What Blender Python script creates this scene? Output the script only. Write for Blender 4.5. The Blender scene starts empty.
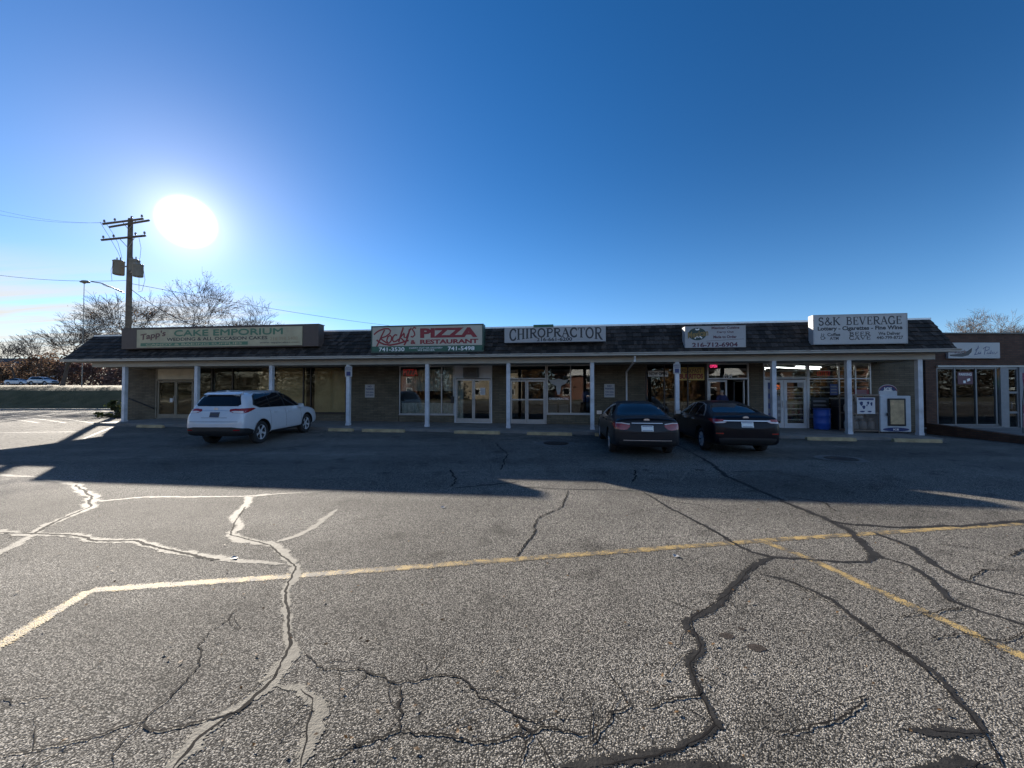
import bpy, bmesh, math, random
from mathutils import Vector, Matrix, noise
from mathutils.bvhtree import BVHTree

R = math.radians
sc = bpy.context.scene
col = sc.collection
rnd = random.Random(7)

# ------------------------------------------------------------------ camera model
F, CX, CY, CAMZ = 385.0, 512.0, 384.0, 1.78
PITCH = math.atan((392 - 384) / F)
def ray(px, py):
    x, y, z = (px - CX) / F, 1.0, (CY - py) / F
    c, s = math.cos(PITCH), math.sin(PITCH)
    return Vector((x, y * c - z * s, y * s + z * c))
def gpt(px, py, z=0.0):                       # a point of the ground
    d = ray(px, py); t = (z - CAMZ) / d.z
    return Vector((d.x * t, d.y * t, z))
def at(px, py, Y):
    d = ray(px, py); t = Y / d.y
    return Vector((d.x * t, Y, CAMZ + d.z * t))

SUN = ray(187, 222).normalized()
SUN_EL = math.asin(SUN.z); SUN_AZ = math.atan2(SUN.x, SUN.y)

# building frame: u along the shop front (to the right), v away from the car park
A = R(7.0)
UD = Vector((math.cos(A), -math.sin(A), 0)); VD = Vector((math.sin(A), math.cos(A), 0))
_d = ray(508.4, 400); O = Vector((_d.x, _d.y, 0)) * (16.8 / _d.y)
def fp(px, py, v):                            # where a pixel's ray meets the upright plane v
    d = ray(px, py); c = Vector((0, 0, CAMZ)) - O; c.z = CAMZ
    dv = d.dot(VD); t = (v - (Vector((0, 0, 0)) - O).dot(VD)) / dv
    p = d * t
    return ((p - O).dot(UD), CAMZ + d.z * t)
def B(u, v, z):
    p = O + UD * u + VD * v
    return Vector((p.x, p.y, z))
def uv_of(x, y):
    p = Vector((x, y, 0)) - O
    return p.dot(UD), p.dot(VD)
def sw(u): return 0.21 - 0.0057 * max(-25, min(25, u))
KERB_V = -1.0
def lotz(x, y):
    u, v = uv_of(x, y)
    t = max(0.0, min(1.0, (v + 7) / 6)); t = t * t * (3 - 2 * t)
    return t * (sw(u) - 0.115)

# ------------------------------------------------------------------ helpers
def setp(o, label=None, cat=None, group=None, kind=None):
    if label: o['label'] = label
    if cat: o['category'] = cat
    if group: o['group'] = group
    if kind: o['kind'] = kind
    return o
def empty(name, loc, rz=0.0, label=None, cat=None, group=None):
    o = bpy.data.objects.new(name, None); col.objects.link(o)
    o.location = loc; o.rotation_euler = (0, 0, rz); o.empty_display_size = .2
    return setp(o, label, cat, group)

class MB:
    def __init__(s): s.bm = bmesh.new(); s.mi = 0
    def face(s, pts):
        vs = [s.bm.verts.new(p) for p in pts]
        try:
            f = s.bm.faces.new(vs); f.material_index = s.mi; return f
        except ValueError: return None
    def box(s, x0, x1, y0, y1, z0, z1, M=None):
        c = [Vector((x, y, z)) for z in (z0, z1) for y in (y0, y1) for x in (x0, x1)]
        if M is not None: c = [M @ p for p in c]
        v = [s.bm.verts.new(p) for p in c]
        for q in ((0,2,3,1),(4,5,7,6),(0,1,5,4),(2,6,7,3),(0,4,6,2),(1,3,7,5)):
            f = s.bm.faces.new([v[i] for i in q]); f.material_index = s.mi
        return s
    def hexa(s, c):
        v = [s.bm.verts.new(p) for p in c]
        for q in ((0,2,3,1),(4,5,7,6),(0,1,5,4),(2,6,7,3),(0,4,6,2),(1,3,7,5)):
            f = s.bm.faces.new([v[i] for i in q]); f.material_index = s.mi
        return s
    def tube(s, pts, r, n=6, cap=True):
        pts = [Vector(p) for p in pts]
        rs = r if isinstance(r, (list, tuple)) else [r] * len(pts)
        rings = []
        for i, p in enumerate(pts):
            d = (pts[min(i + 1, len(pts) - 1)] - pts[max(i - 1, 0)])
            if d.length < 1e-9: d = Vector((0, 0, 1))
            d.normalize()
            a = Vector((0, 0, 1)) if abs(d.z) < .95 else Vector((1, 0, 0))
            e = d.cross(a).normalized(); g = d.cross(e)
            rings.append([s.bm.verts.new(p + (e * math.cos(2*math.pi*k/n) + g * math.sin(2*math.pi*k/n)) * rs[i]) for k in range(n)])
        for a, b in zip(rings, rings[1:]):
            for k in range(n):
                f = s.bm.faces.new((a[k], a[(k+1) % n], b[(k+1) % n], b[k])); f.material_index = s.mi
        if cap and n > 3:
            for q in (rings[0], rings[-1]):
                f = s.bm.faces.new(q); f.material_index = s.mi
        return s
    def lathe(s, prof, n=24, M=None, cap=True):            # prof: (r, h) round the z axis
        M = M or Matrix.Identity(4); rings = []
        for r, h in prof:
            rings.append([s.bm.verts.new(M @ Vector((r*math.cos(2*math.pi*k/n), r*math.sin(2*math.pi*k/n), h))) for k in range(n)])
        for a, b in zip(rings, rings[1:]):
            for k in range(n):
                f = s.bm.faces.new((a[k], a[(k+1) % n], b[(k+1) % n], b[k])); f.material_index = s.mi
        for q in ((rings[0], rings[-1]) if cap else ()):
            f = s.bm.faces.new(q); f.material_index = s.mi
        return s
    def prism(s, poly, h0, h1, fn):              # poly 2D, fn(a, b, h) -> point
        a = [s.bm.verts.new(fn(p[0], p[1], h0)) for p in poly]; b = [s.bm.verts.new(fn(p[0], p[1], h1)) for p in poly]
        n = len(poly)
        for q in (a[::-1], b): f = s.bm.faces.new(q); f.material_index = s.mi
        for k in range(n):
            f = s.bm.faces.new((a[k], a[(k+1) % n], b[(k+1) % n], b[k])); f.material_index = s.mi
        return s
    def bevel(s, w, seg=2):
        bmesh.ops.bevel(s.bm, geom=list(s.bm.edges), offset=w, segments=seg, affect='EDGES', profile=.6); return s
    def build(s, name, mats, parent=None, smooth=False, normals=True):
        if normals: bmesh.ops.recalc_face_normals(s.bm, faces=s.bm.faces)
        me = bpy.data.meshes.new(name); s.bm.to_mesh(me); s.bm.free()
        for m in (mats if isinstance(mats, (list, tuple)) else [mats]): me.materials.append(m)
        if smooth:
            for p in me.polygons: p.use_smooth = True
        o = bpy.data.objects.new(name, me); col.objects.link(o)
        if parent: o.parent = parent
        return o

# ------------------------------------------------------------------ materials
def newmat(name):
    m = bpy.data.materials.new(name); m.use_nodes = True
    nt = m.node_tree; return m, nt, nt.nodes, nt.links, nt.nodes['Principled BSDF']
def inp(b, k, v): b.inputs[k].default_value = v
def simple(name, c, rough=.6, metal=0.0, spec=.5, coat=0.0, vary=.12, vscale=6.0, bump=0.0, bscale=60.0):
    m, nt, N, L, b = newmat(name)
    inp(b, 'Roughness', rough); inp(b, 'Metallic', metal); inp(b, 'Specular IOR Level', spec)
    if coat: inp(b, 'Coat Weight', coat); inp(b, 'Coat Roughness', .04)
    c = tuple(c) + (1,)
    if vary:
        tc = N.new('ShaderNodeTexCoord'); t = N.new('ShaderNodeTexNoise'); inp(t, 'Scale', vscale); inp(t, 'Detail', 6); inp(t, 'Roughness', .65)
        L.new(tc.outputs['Object'], t.inputs['Vector'])
        r = N.new('ShaderNodeMapRange'); inp(r, 'From Min', .3); inp(r, 'From Max', .7); inp(r, 'To Min', 1 - vary); inp(r, 'To Max', 1 + vary)
        L.new(t.outputs['Fac'], r.inputs['Value'])
        x = N.new('ShaderNodeVectorMath'); x.operation = 'SCALE'; x.inputs[0].default_value = c[:3]
        L.new(r.outputs[0], x.inputs['Scale']); L.new(x.outputs[0], b.inputs['Base Color'])
    else: inp(b, 'Base Color', c)
    if bump:
        tc2 = N.new('ShaderNodeTexCoord'); t2 = N.new('ShaderNodeTexNoise'); inp(t2, 'Scale', bscale); inp(t2, 'Detail', 4)
        L.new(tc2.outputs['Object'], t2.inputs['Vector'])
        bp = N.new('ShaderNodeBump'); inp(bp, 'Strength', bump); inp(bp, 'Distance', .01)
        L.new(t2.outputs['Fac'], bp.inputs['Height']); L.new(bp.outputs[0], b.inputs['Normal'])
    return m
def emit(name, c, s):
    m, nt, N, L, b = newmat(name); inp(b, 'Base Color', tuple(c) + (1,)); inp(b, 'Emission Color', tuple(c) + (1,)); inp(b, 'Emission Strength', s); return m

def brickmat(name, c1, c2, mort, bw, bh, msize=.012, rough=.85, bump=.4):
    m, nt, N, L, b = newmat(name)
    tc = N.new('ShaderNodeTexCoord'); sp = N.new('ShaderNodeSeparateXYZ'); L.new(tc.outputs['Object'], sp.inputs[0])
    ad = N.new('ShaderNodeMath'); L.new(sp.outputs['X'], ad.inputs[0]); L.new(sp.outputs['Y'], ad.inputs[1])
    cb = N.new('ShaderNodeCombineXYZ'); L.new(ad.outputs[0], cb.inputs['X']); L.new(sp.outputs['Z'], cb.inputs['Y'])
    br = N.new('ShaderNodeTexBrick'); inp(br, 'Scale', 1.0); inp(br, 'Brick Width', bw); inp(br, 'Row Height', bh); inp(br, 'Mortar Size', msize); inp(br, 'Mortar Smooth', .15); inp(br, 'Bias', .0)
    inp(br, 'Color1', tuple(c1)+(1,)); inp(br, 'Color2', tuple(c2)+(1,)); inp(br, 'Mortar', tuple(mort)+(1,))
    L.new(cb.outputs[0], br.inputs['Vector'])
    t = N.new('ShaderNodeTexNoise'); inp(t, 'Scale', 1.3); inp(t, 'Detail', 7); L.new(tc.outputs['Object'], t.inputs['Vector'])
    r = N.new('ShaderNodeMapRange'); inp(r, 'From Min', .3); inp(r, 'From Max', .7); inp(r, 'To Min', .75); inp(r, 'To Max', 1.2); L.new(t.outputs['Fac'], r.inputs['Value'])
    x = N.new('ShaderNodeVectorMath'); x.operation = 'SCALE'; L.new(br.outputs['Color'], x.inputs[0]); L.new(r.outputs[0], x.inputs['Scale'])
    L.new(x.outputs[0], b.inputs['Base Color']); inp(b, 'Roughness', rough); inp(b, 'Specular IOR Level', .25)
    bp = N.new('ShaderNodeBump'); bp.invert = True; inp(bp, 'Strength', bump); inp(bp, 'Distance', .008); L.new(br.outputs['Fac'], bp.inputs['Height']); L.new(bp.outputs[0], b.inputs['Normal'])
    return m
def islandmat(name, cols, rough=.85, bump=.3, spec=.3):
    m, nt, N, L, b = newmat(name)
    g = N.new('ShaderNodeNewGeometry'); cr = N.new('ShaderNodeValToRGB'); L.new(g.outputs['Random Per Island'], cr.inputs[0])
    e = cr.color_ramp.elements
    while len(e) < len(cols): e.new(.5)
    for i, c in enumerate(cols): e[i].position = i / (len(cols) - 1); e[i].color = tuple(c) + (1,)
    tc = N.new('ShaderNodeTexCoord'); t = N.new('ShaderNodeTexNoise'); inp(t, 'Scale', 14); inp(t, 'Detail', 6); L.new(tc.outputs['Object'], t.inputs['Vector'])
    r = N.new('ShaderNodeMapRange'); inp(r, 'From Min', .3); inp(r, 'From Max', .7); inp(r, 'To Min', .65); inp(r, 'To Max', 1.3); L.new(t.outputs['Fac'], r.inputs['Value'])
    x = N.new('ShaderNodeVectorMath'); x.operation = 'SCALE'; L.new(cr.outputs[0], x.inputs[0]); L.new(r.outputs[0], x.inputs['Scale'])
    L.new(x.outputs[0], b.inputs['Base Color']); inp(b, 'Roughness', rough); inp(b, 'Specular IOR Level', spec)
    return m
def leafmat(name, cols):
    m = islandmat(name, cols, .7)
    b = m.node_tree.nodes['Principled BSDF']; N = m.node_tree.nodes; L = m.node_tree.links
    tr = N.new('ShaderNodeBsdfTranslucent'); mx = N.new('ShaderNodeMixShader'); mx.inputs[0].default_value = .35
    src = b.inputs['Base Color'].links[0].from_socket
    L.new(src, tr.inputs['Color']); L.new(b.outputs[0], mx.inputs[1]); L.new(tr.outputs[0], mx.inputs[2])
    L.new(mx.outputs[0], N['Material Output'].inputs['Surface'])
    return m
def glassmat(name, tint, boost=1.0):
    m, nt, N, L, b = newmat(name); N.remove(b)
    fr = N.new('ShaderNodeFresnel'); inp(fr, 'IOR', 1.55)
    mu = N.new('ShaderNodeMath'); mu.operation = 'MULTIPLY_ADD'; mu.use_clamp = True; mu.inputs[1].default_value = 1.0; mu.inputs[2].default_value = .02 * boost
    L.new(fr.outputs[0], mu.inputs[0])
    tr = N.new('ShaderNodeBsdfTransparent'); inp(tr, 'Color', tuple(tint) + (1,))
    gl = N.new('ShaderNodeBsdfGlossy'); inp(gl, 'Roughness', .015); inp(gl, 'Color', (.92, .94, .95, 1))
    tc = N.new('ShaderNodeTexCoord'); t = N.new('ShaderNodeTexNoise'); inp(t, 'Scale', .9); inp(t, 'Detail', 1); L.new(tc.outputs['Object'], t.inputs['Vector'])
    bp = N.new('ShaderNodeBump'); inp(bp, 'Strength', .12); inp(bp, 'Distance', .02); L.new(t.outputs['Fac'], bp.inputs['Height']); L.new(bp.outputs[0], gl.inputs['Normal'])
    mx = N.new('ShaderNodeMixShader'); L.new(mu.outputs[0], mx.inputs[0]); L.new(tr.outputs[0], mx.inputs[1]); L.new(gl.outputs[0], mx.inputs[2])
    L.new(mx.outputs[0], N['Material Output'].inputs['Surface'])
    return m

def asphaltmat():
    m, nt, N, L, b = newmat('asphalt')
    tc = N.new('ShaderNodeTexCoord')
    vo = N.new('ShaderNodeTexVoronoi'); inp(vo, 'Scale', 114.0); inp(vo, 'Randomness', 1.0); L.new(tc.outputs['Object'], vo.inputs['Vector'])
    v2 = N.new('ShaderNodeTexVoronoi'); inp(v2, 'Scale', 300.0); L.new(tc.outputs['Object'], v2.inputs['Vector'])
    sp = N.new('ShaderNodeSeparateColor'); L.new(vo.outputs['Color'], sp.inputs[0])
    cr = N.new('ShaderNodeValToRGB'); L.new(sp.outputs[0], cr.inputs[0])
    e = cr.color_ramp.elements
    for p in (.3, .6, .85): e.new(p)
    cc = [(0, (.075,.070,.062)), (.3, (.138,.129,.114)), (.6, (.225,.210,.185)), (.85, (.33,.307,.268)), (1, (.47,.437,.381))]
    for i, (p, c) in enumerate(cc): e[i].position = p; e[i].color = c + (1,)
    # binder between the stones
    mr = N.new('ShaderNodeMapRange'); inp(mr, 'From Min', .42); inp(mr, 'From Max', .62); L.new(vo.outputs['Distance'], mr.inputs['Value'])
    mx = N.new('ShaderNodeMix'); mx.data_type = 'RGBA'; L.new(mr.outputs[0], mx.inputs['Factor']); L.new(cr.outputs[0], mx.inputs['A']); mx.inputs['B'].default_value = (.026,.025,.023,1)
    # wear, dust and stain patches
    n1 = N.new('ShaderNodeTexNoise'); inp(n1, 'Scale', .22); inp(n1, 'Detail', 9); inp(n1, 'Roughness', .62); L.new(tc.outputs['Object'], n1.inputs['Vector'])
    r1 = N.new('ShaderNodeMapRange'); inp(r1, 'From Min', .3); inp(r1, 'From Max', .72); inp(r1, 'To Min', .66); inp(r1, 'To Max', 1.38); L.new(n1.outputs['Fac'], r1.inputs['Value'])
    n2 = N.new('ShaderNodeTexNoise'); inp(n2, 'Scale', 1.7); inp(n2, 'Detail', 7); inp(n2, 'Roughness', .6); L.new(tc.outputs['Object'], n2.inputs['Vector'])
    r2 = N.new('ShaderNodeMapRange'); inp(r2, 'From Min', .28); inp(r2, 'From Max', .45); inp(r2, 'To Min', .55); inp(r2, 'To Max', 1.0); L.new(n2.outputs['Fac'], r2.inputs['Value'])
    mpp = N.new('ShaderNodeMapping'); inp(mpp, 'Rotation', (0, 0, R(7))); inp(mpp, 'Scale', (.07, .75, 1)); L.new(tc.outputs['Object'], mpp.inputs['Vector'])
    n3 = N.new('ShaderNodeTexNoise'); inp(n3, 'Scale', 1.0); inp(n3, 'Detail', 5); L.new(mpp.outputs[0], n3.inputs['Vector'])
    r3 = N.new('ShaderNodeMapRange'); inp(r3, 'From Min', .35); inp(r3, 'From Max', .65); inp(r3, 'To Min', .84); inp(r3, 'To Max', 1.14); L.new(n3.outputs['Fac'], r3.inputs['Value'])
    m0 = N.new('ShaderNodeMath'); m0.operation = 'MULTIPLY'; L.new(r1.outputs[0], m0.inputs[0]); L.new(r3.outputs[0], m0.inputs[1])
    mm = N.new('ShaderNodeMath'); mm.operation = 'MULTIPLY'; L.new(m0.outputs[0], mm.inputs[0]); L.new(r2.outputs[0], mm.inputs[1])
    x = N.new('ShaderNodeVectorMath'); x.operation = 'SCALE'; L.new(mx.outputs['Result'], x.inputs[0]); L.new(mm.outputs[0], x.inputs['Scale'])
    L.new(x.outputs[0], b.inputs['Base Color']); inp(b, 'Roughness', .9); inp(b, 'Specular IOR Level', .12)
    # relief
    iv = N.new('ShaderNodeMath'); iv.operation = 'SUBTRACT'; iv.inputs[0].default_value = 1.0; L.new(vo.outputs['Distance'], iv.inputs[1])
    ml = N.new('ShaderNodeMath'); ml.operation = 'MULTIPLY_ADD'; ml.inputs[1].default_value = -.35; L.new(v2.outputs['Distance'], ml.inputs[0]); L.new(iv.outputs[0], ml.inputs[2])
    bp = N.new('ShaderNodeBump'); inp(bp, 'Strength', .7); inp(bp, 'Distance', .006); L.new(ml.outputs[0], bp.inputs['Height']); L.new(bp.outputs[0], b.inputs['Normal'])
    return m
def linemat(name, c, wear):
    m, nt, N, L, b = newmat(name)
    tc = N.new('ShaderNodeTexCoord'); vo = N.new('ShaderNodeTexVoronoi'); inp(vo, 'Scale', 114.0); L.new(tc.outputs['Object'], vo.inputs['Vector'])
    n = N.new('ShaderNodeTexNoise'); inp(n, 'Scale', 7); inp(n, 'Detail', 9); inp(n, 'Roughness', .7); L.new(tc.outputs['Object'], n.inputs['Vector'])
    ad = N.new('ShaderNodeMath'); ad.operation = 'MULTIPLY_ADD'; ad.inputs[1].default_value = -.35; L.new(vo.outputs['Distance'], ad.inputs[0]); L.new(n.outputs['Fac'], ad.inputs[2])
    r = N.new('ShaderNodeMapRange'); inp(r, 'From Min', wear - .06); inp(r, 'From Max', wear + .06); L.new(ad.outputs[0], r.inputs['Value'])
    mx = N.new('ShaderNodeMix'); mx.data_type = 'RGBA'; L.new(r.outputs[0], mx.inputs['Factor']); mx.inputs['A'].default_value = (.075,.07,.062,1); mx.inputs['B'].default_value = tuple(c)+(1,)
    L.new(mx.outputs['Result'], b.inputs['Base Color']); inp(b, 'Roughness', .70); inp(b, 'Specular IOR Level', .19)
    bp = N.new('ShaderNodeBump'); bp.invert = True; inp(bp, 'Strength', .5); inp(bp, 'Distance', .006); L.new(vo.outputs['Distance'], bp.inputs['Height']); L.new(bp.outputs[0], b.inputs['Normal'])
    return m
def grassmat():
    m, nt, N, L, b = newmat('grass_turf')
    tc = N.new('ShaderNodeTexCoord'); n = N.new('ShaderNodeTexNoise'); inp(n, 'Scale', .8); inp(n, 'Detail', 10); inp(n, 'Roughness', .7); L.new(tc.outputs['Object'], n.inputs['Vector'])
    cr = N.new('ShaderNodeValToRGB'); L.new(n.outputs['Fac'], cr.inputs[0]); e = cr.color_ramp.elements; e.new(.55)
    for i, (p, c) in enumerate([(.3, (.055,.048,.020)), (.52, (.10,.083,.038)), (.72, (.15,.115,.06))]): e[i].position = p; e[i].color = c + (1,)
    L.new(cr.outputs[0], b.inputs['Base Color']); inp(b, 'Roughness', .9); inp(b, 'Specular IOR Level', .2)
    n2 = N.new('ShaderNodeTexNoise'); inp(n2, 'Scale', 9); inp(n2, 'Detail', 8); L.new(tc.outputs['Object'], n2.inputs['Vector'])
    bp = N.new('ShaderNodeBump'); inp(bp, 'Strength', .8); inp(bp, 'Distance', .12); L.new(n2.outputs['Fac'], bp.inputs['Height']); L.new(bp.outputs[0], b.inputs['Normal'])
    return m

M = {}
M['asphalt'] = asphaltmat()
M['shine_tar'] = simple('backlit_sealant', (.15, .140, .118), .75, spec=.12, vary=.3, vscale=14, bump=.5, bscale=80)  # backlit shine of the left seams put into a paler tar colour
M['tar'] = simple('crack_tar', (.024, .023, .022), .68, spec=.10, vary=.35, vscale=9, bump=.35, bscale=70)
def ragged(m, lim=.80, amt=.55, sc=114.0):
    nt = m.node_tree; N = nt.nodes; L = nt.links; b = N['Principled BSDF']
    uv = N.new('ShaderNodeUVMap'); uv.uv_map = 'across'; sp = N.new('ShaderNodeSeparateXYZ'); L.new(uv.outputs[0], sp.inputs[0])
    a = N.new('ShaderNodeMath'); a.operation = 'MULTIPLY_ADD'; a.inputs[1].default_value = 2; a.inputs[2].default_value = -1; L.new(sp.outputs['Y'], a.inputs[0])
    e = N.new('ShaderNodeMath'); e.operation = 'ABSOLUTE'; L.new(a.outputs[0], e.inputs[0])
    tc = N.new('ShaderNodeTexCoord'); vo = N.new('ShaderNodeTexVoronoi'); vo.inputs['Scale'].default_value = sc; L.new(tc.outputs['Object'], vo.inputs['Vector'])
    s2 = N.new('ShaderNodeSeparateColor'); L.new(vo.outputs['Color'], s2.inputs[0])
    n = N.new('ShaderNodeTexNoise'); n.inputs['Scale'].default_value = 22; n.inputs['Detail'].default_value = 6; L.new(tc.outputs['Object'], n.inputs['Vector'])
    q = N.new('ShaderNodeMath'); q.operation = 'ADD'; L.new(s2.outputs[0], q.inputs[0]); L.new(n.outputs['Fac'], q.inputs[1])
    v = N.new('ShaderNodeMath'); v.operation = 'MULTIPLY_ADD'; v.inputs[1].default_value = amt; L.new(q.outputs[0], v.inputs[0]); L.new(e.outputs[0], v.inputs[2])
    g = N.new('ShaderNodeMath'); g.operation = 'GREATER_THAN'; g.inputs[1].default_value = lim + amt; L.new(v.outputs[0], g.inputs[0])
    tr = N.new('ShaderNodeBsdfTransparent'); mx = N.new('ShaderNodeMixShader'); L.new(g.outputs[0], mx.inputs[0]); L.new(b.outputs[0], mx.inputs[1]); L.new(tr.outputs[0], mx.inputs[2])
    L.new(mx.outputs[0], N['Material Output'].inputs['Surface'])
M['crack'] = simple('crack_gap', (.010, .009, .009), .95, spec=.1, vary=0)
M['yellow'] = linemat('yellow_paint', (.36, .255, .10), .33)
M['white_line_and_sun'] = linemat('white_line_and_streak', (.42, .41, .38), .42)
for k_, l_, a_ in (('tar', .72, .6), ('shine_tar', .86, .55), ('yellow', .78, .55), ('white_line_and_sun', .7, .6)): ragged(M[k_], l_, a_)
M['concrete'] = simple('concrete', (.24, .225, .20), .85, spec=.3, vary=.3, vscale=2.2, bump=.4, bscale=30)
M['walk'] = simple('sidewalk_concrete', (.17, .165, .155), .85, spec=.3, vary=.3, vscale=1.5, bump=.3, bscale=40)
M['stopblock'] = simple('yellowed_concrete', (.33, .255, .14), .85, vary=.35, vscale=5, bump=.3)
M['grass'] = grassmat()
M['brick'] = brickmat('tan_roman_brick', (.108, .088, .060), (.150, .124, .086), (.075, .067, .053), .40, .085, .010)
M['brown_brick'] = brickmat('brown_brick', (.078, .040, .028), (.112, .060, .040), (.05, .042, .036), .24, .082, .010)
M['red_brick'] = brickmat('red_brick', (.13, .05, .036), (.17, .07, .048), (.14, .125, .11), .24, .085, .010)
M['shake'] = islandmat('wood_shake', [(.014,.012,.010), (.022,.018,.015), (.034,.027,.022), (.062,.050,.042), (.019,.016,.014)])
M['under'] = simple('roof_felt', (.02, .018, .017), .95)
M['coping'] = simple('pale_metal_coping', (.55, .57, .58), .35, metal=.3, vary=.1)
M['beige'] = simple('beige_fascia_paint', (.36, .335, .285), .55, vary=.10, vscale=1.2)
M['gutter'] = simple('cream_gutter_paint', (.40, .385, .345), .45, vary=.12, vscale=1.5)
M['soffit'] = simple('soffit_paint', (.33, .31, .27), .7)
M['white'] = simple('white_paint', (.56, .57, .58), .45, vary=.08, vscale=3)
M['post'] = simple('white_post_paint', (.48, .50, .53), .42, vary=.24, vscale=2.5)
M['alu'] = simple('silver_aluminium', (.36, .36, .355), .38, metal=.55, vary=.08)
M['bronze'] = simple('dark_bronze_metal', (.035, .03, .027), .4, metal=.4)
M['tanpanel'] = simple('tan_panel', (.23, .195, .145), .7)
M['tan_haze'] = simple('tan_haze_panel', (.58, .51, .38), .9, vary=.15, vscale=2)  # glare haze over the cake shop windows put into the tan; also transom panel
M['glass'] = glassmat('shop_glass', (.74, .76, .74), .4)
M['tanglass'] = glassmat('tan_haze_glass', (.86, .83, .74), -2.0)  # tan tint carries the same glare haze
M['inside'] = simple('interior_paint', (.16, .145, .12), .85)
M['insidef'] = simple('interior_floor', (.07, .062, .055), .6)
M['black'] = simple('black_plastic', (.014, .014, .015), .5, vary=0)
M['dark'] = simple('dark_cavity', (.006, .006, .006), .9, vary=0)
M['rubber'] = simple('tyre_rubber', (.022, .022, .023), .8, vary=.2, vscale=20)
M['alloy'] = simple('alloy_wheel', (.55, .56, .58), .35, metal=.25, vary=0)
M['chrome'] = simple('chrome', (.62, .63, .64), .28, metal=.9, vary=0)
M['carglass'] = simple('tinted_car_glass', (.006, .007, .009), .04, spec=.45, vary=0)
M['redlens'] = simple('red_lamp_lens', (.24, .010, .012), .12, coat=.6, vary=0)
M['clearlens'] = simple('clear_lamp_lens', (.62, .55, .52), .1, coat=.6, vary=0)
M['plate'] = simple('plate_white', (.66, .70, .68), .4, vary=.1, vscale=25)
M['plate_dark'] = simple('plate_dark', (.05, .045, .045), .4, vary=.2, vscale=25)
M['wood_pole'] = simple('weathered_pole_wood', (.13, .095, .065), .85, vary=.3, vscale=3, bump=.3)
M['tank'] = simple('transformer_steel', (.20, .185, .155), .55, vary=.15)
M['wire'] = simple('wire_black', (.02, .02, .02), .6, vary=0)
M['bark'] = simple('tree_bark', (.075, .055, .042), .9, vary=.3, vscale=4)
M['twig'] = simple('tree_twig', (.080, .062, .050), .9, vary=.25, vscale=1)
M['rust_leaf'] = leafmat('rust_leaves', [(.085,.05,.034), (.14,.085,.055), (.11,.07,.045), (.17,.11,.07), (.075,.06,.04)])
M['plum_leaf'] = leafmat('plum_leaves', [(.10,.055,.05), (.15,.085,.075), (.11,.07,.055), (.18,.11,.09)])
M['ever_leaf'] = leafmat('evergreen_leaves', [(.012,.022,.012), (.022,.036,.018), (.03,.04,.022)])
M['green_leaf'] = leafmat('green_leaves', [(.03,.045,.014), (.05,.065,.02), (.08,.075,.025)])
M['dry_leaf'] = leafmat('dry_leaves', [(.11,.06,.025), (.16,.09,.035), (.08,.05,.025)])

EXEC_PARTS = []
# ================================================================== GROUND
def frange(a, b, s):
    n = int(round((b - a) / s)); return [a + (b - a) * i / n for i in range(n + 1)]
def sheet(name, xs, ys, hf, mat, kind='structure'):
    bm = bmesh.new(); V = [[bm.verts.new((x, y, hf(x, y))) for x in xs] for y in ys]
    for j in range(len(ys) - 1):
        for i in range(len(xs) - 1): bm.faces.new((V[j][i], V[j][i+1], V[j+1][i+1], V[j+1][i]))
    me = bpy.data.meshes.new(name); bm.to_mesh(me); bm.free(); me.materials.append(mat)
    for p in me.polygons: p.use_smooth = True
    o = bpy.data.objects.new(name, me); col.objects.link(o); o['kind'] = kind; return o
BANK0 = 33.0
def terr(x, y):
    if y <= BANK0: return lotz(x, y)
    base = lotz(x, BANK0)
    t = min(1, (y - BANK0) / 5.0); t = t * t * (3 - 2 * t)
    top = 2.25 + max(0, min(1, (y - 38) / 42)) * .95 + max(0, (y - 80)) * .006
    w = noise.noise(Vector((x * .13, y * .13, 3))) * .12 + noise.noise(Vector((x * .6, y * .6, 1))) * .04
    if 74 < y < 92: w *= .0
    return base + (top - base) * t + w * t
sheet('parking_lot', frange(-75, 75, .75), frange(-21, BANK0, .5), lotz, M['asphalt'])
sheet('grass_bank', frange(-160, 160, 1.6), frange(BANK0, 60, .5) + frange(62, 140, 2), terr, M['grass'])
sheet('far_ground', frange(-900, 900, 60), frange(139.5, 1100, 40), lambda x, y: terr(0, 139) + (y - 139) * .004, M['grass'])
# the far road on top of the bank
sheet('upper_road', frange(-160, 60, 4), [77, 79, 81, 83, 85], lambda x, y: terr(x, y) + .03, simple('road_asphalt', (.06, .058, .056), .8))
mb = MB()
for x in frange(-70, -23, 1.5)[:-1]:
    mb.hexa([(x + .01 + dx, BANK0 - .55 + dy, lotz(x, BANK0 - .5) + dz) for dz in (-.1, .13) for dy in (0, .35) for dx in (0, 1.48)])
mb.build('bank_kerb', M['concrete'])['kind'] = 'structure'
# behind the camera: verge, street and lawns (seen in the shop windows)
M['lawn'] = simple('dry_lawn', (.085, .08, .05), .9, vary=.35, vscale=.6)
sheet('verge', frange(-75, 75, 5), [-24, -21.0], lambda x, y: 0.02, M['lawn'])
sheet('street', frange(-300, 300, 20), [-33, -24.0], lambda x, y: 0.0, simple('street_asphalt', (.10, .098, .094), .8))
sheet('front_lawns', frange(-300, 300, 20), frange(-200, -33, 8), lambda x, y: .02 + max(0, -36 - y) * .02, M['lawn'])

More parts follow.
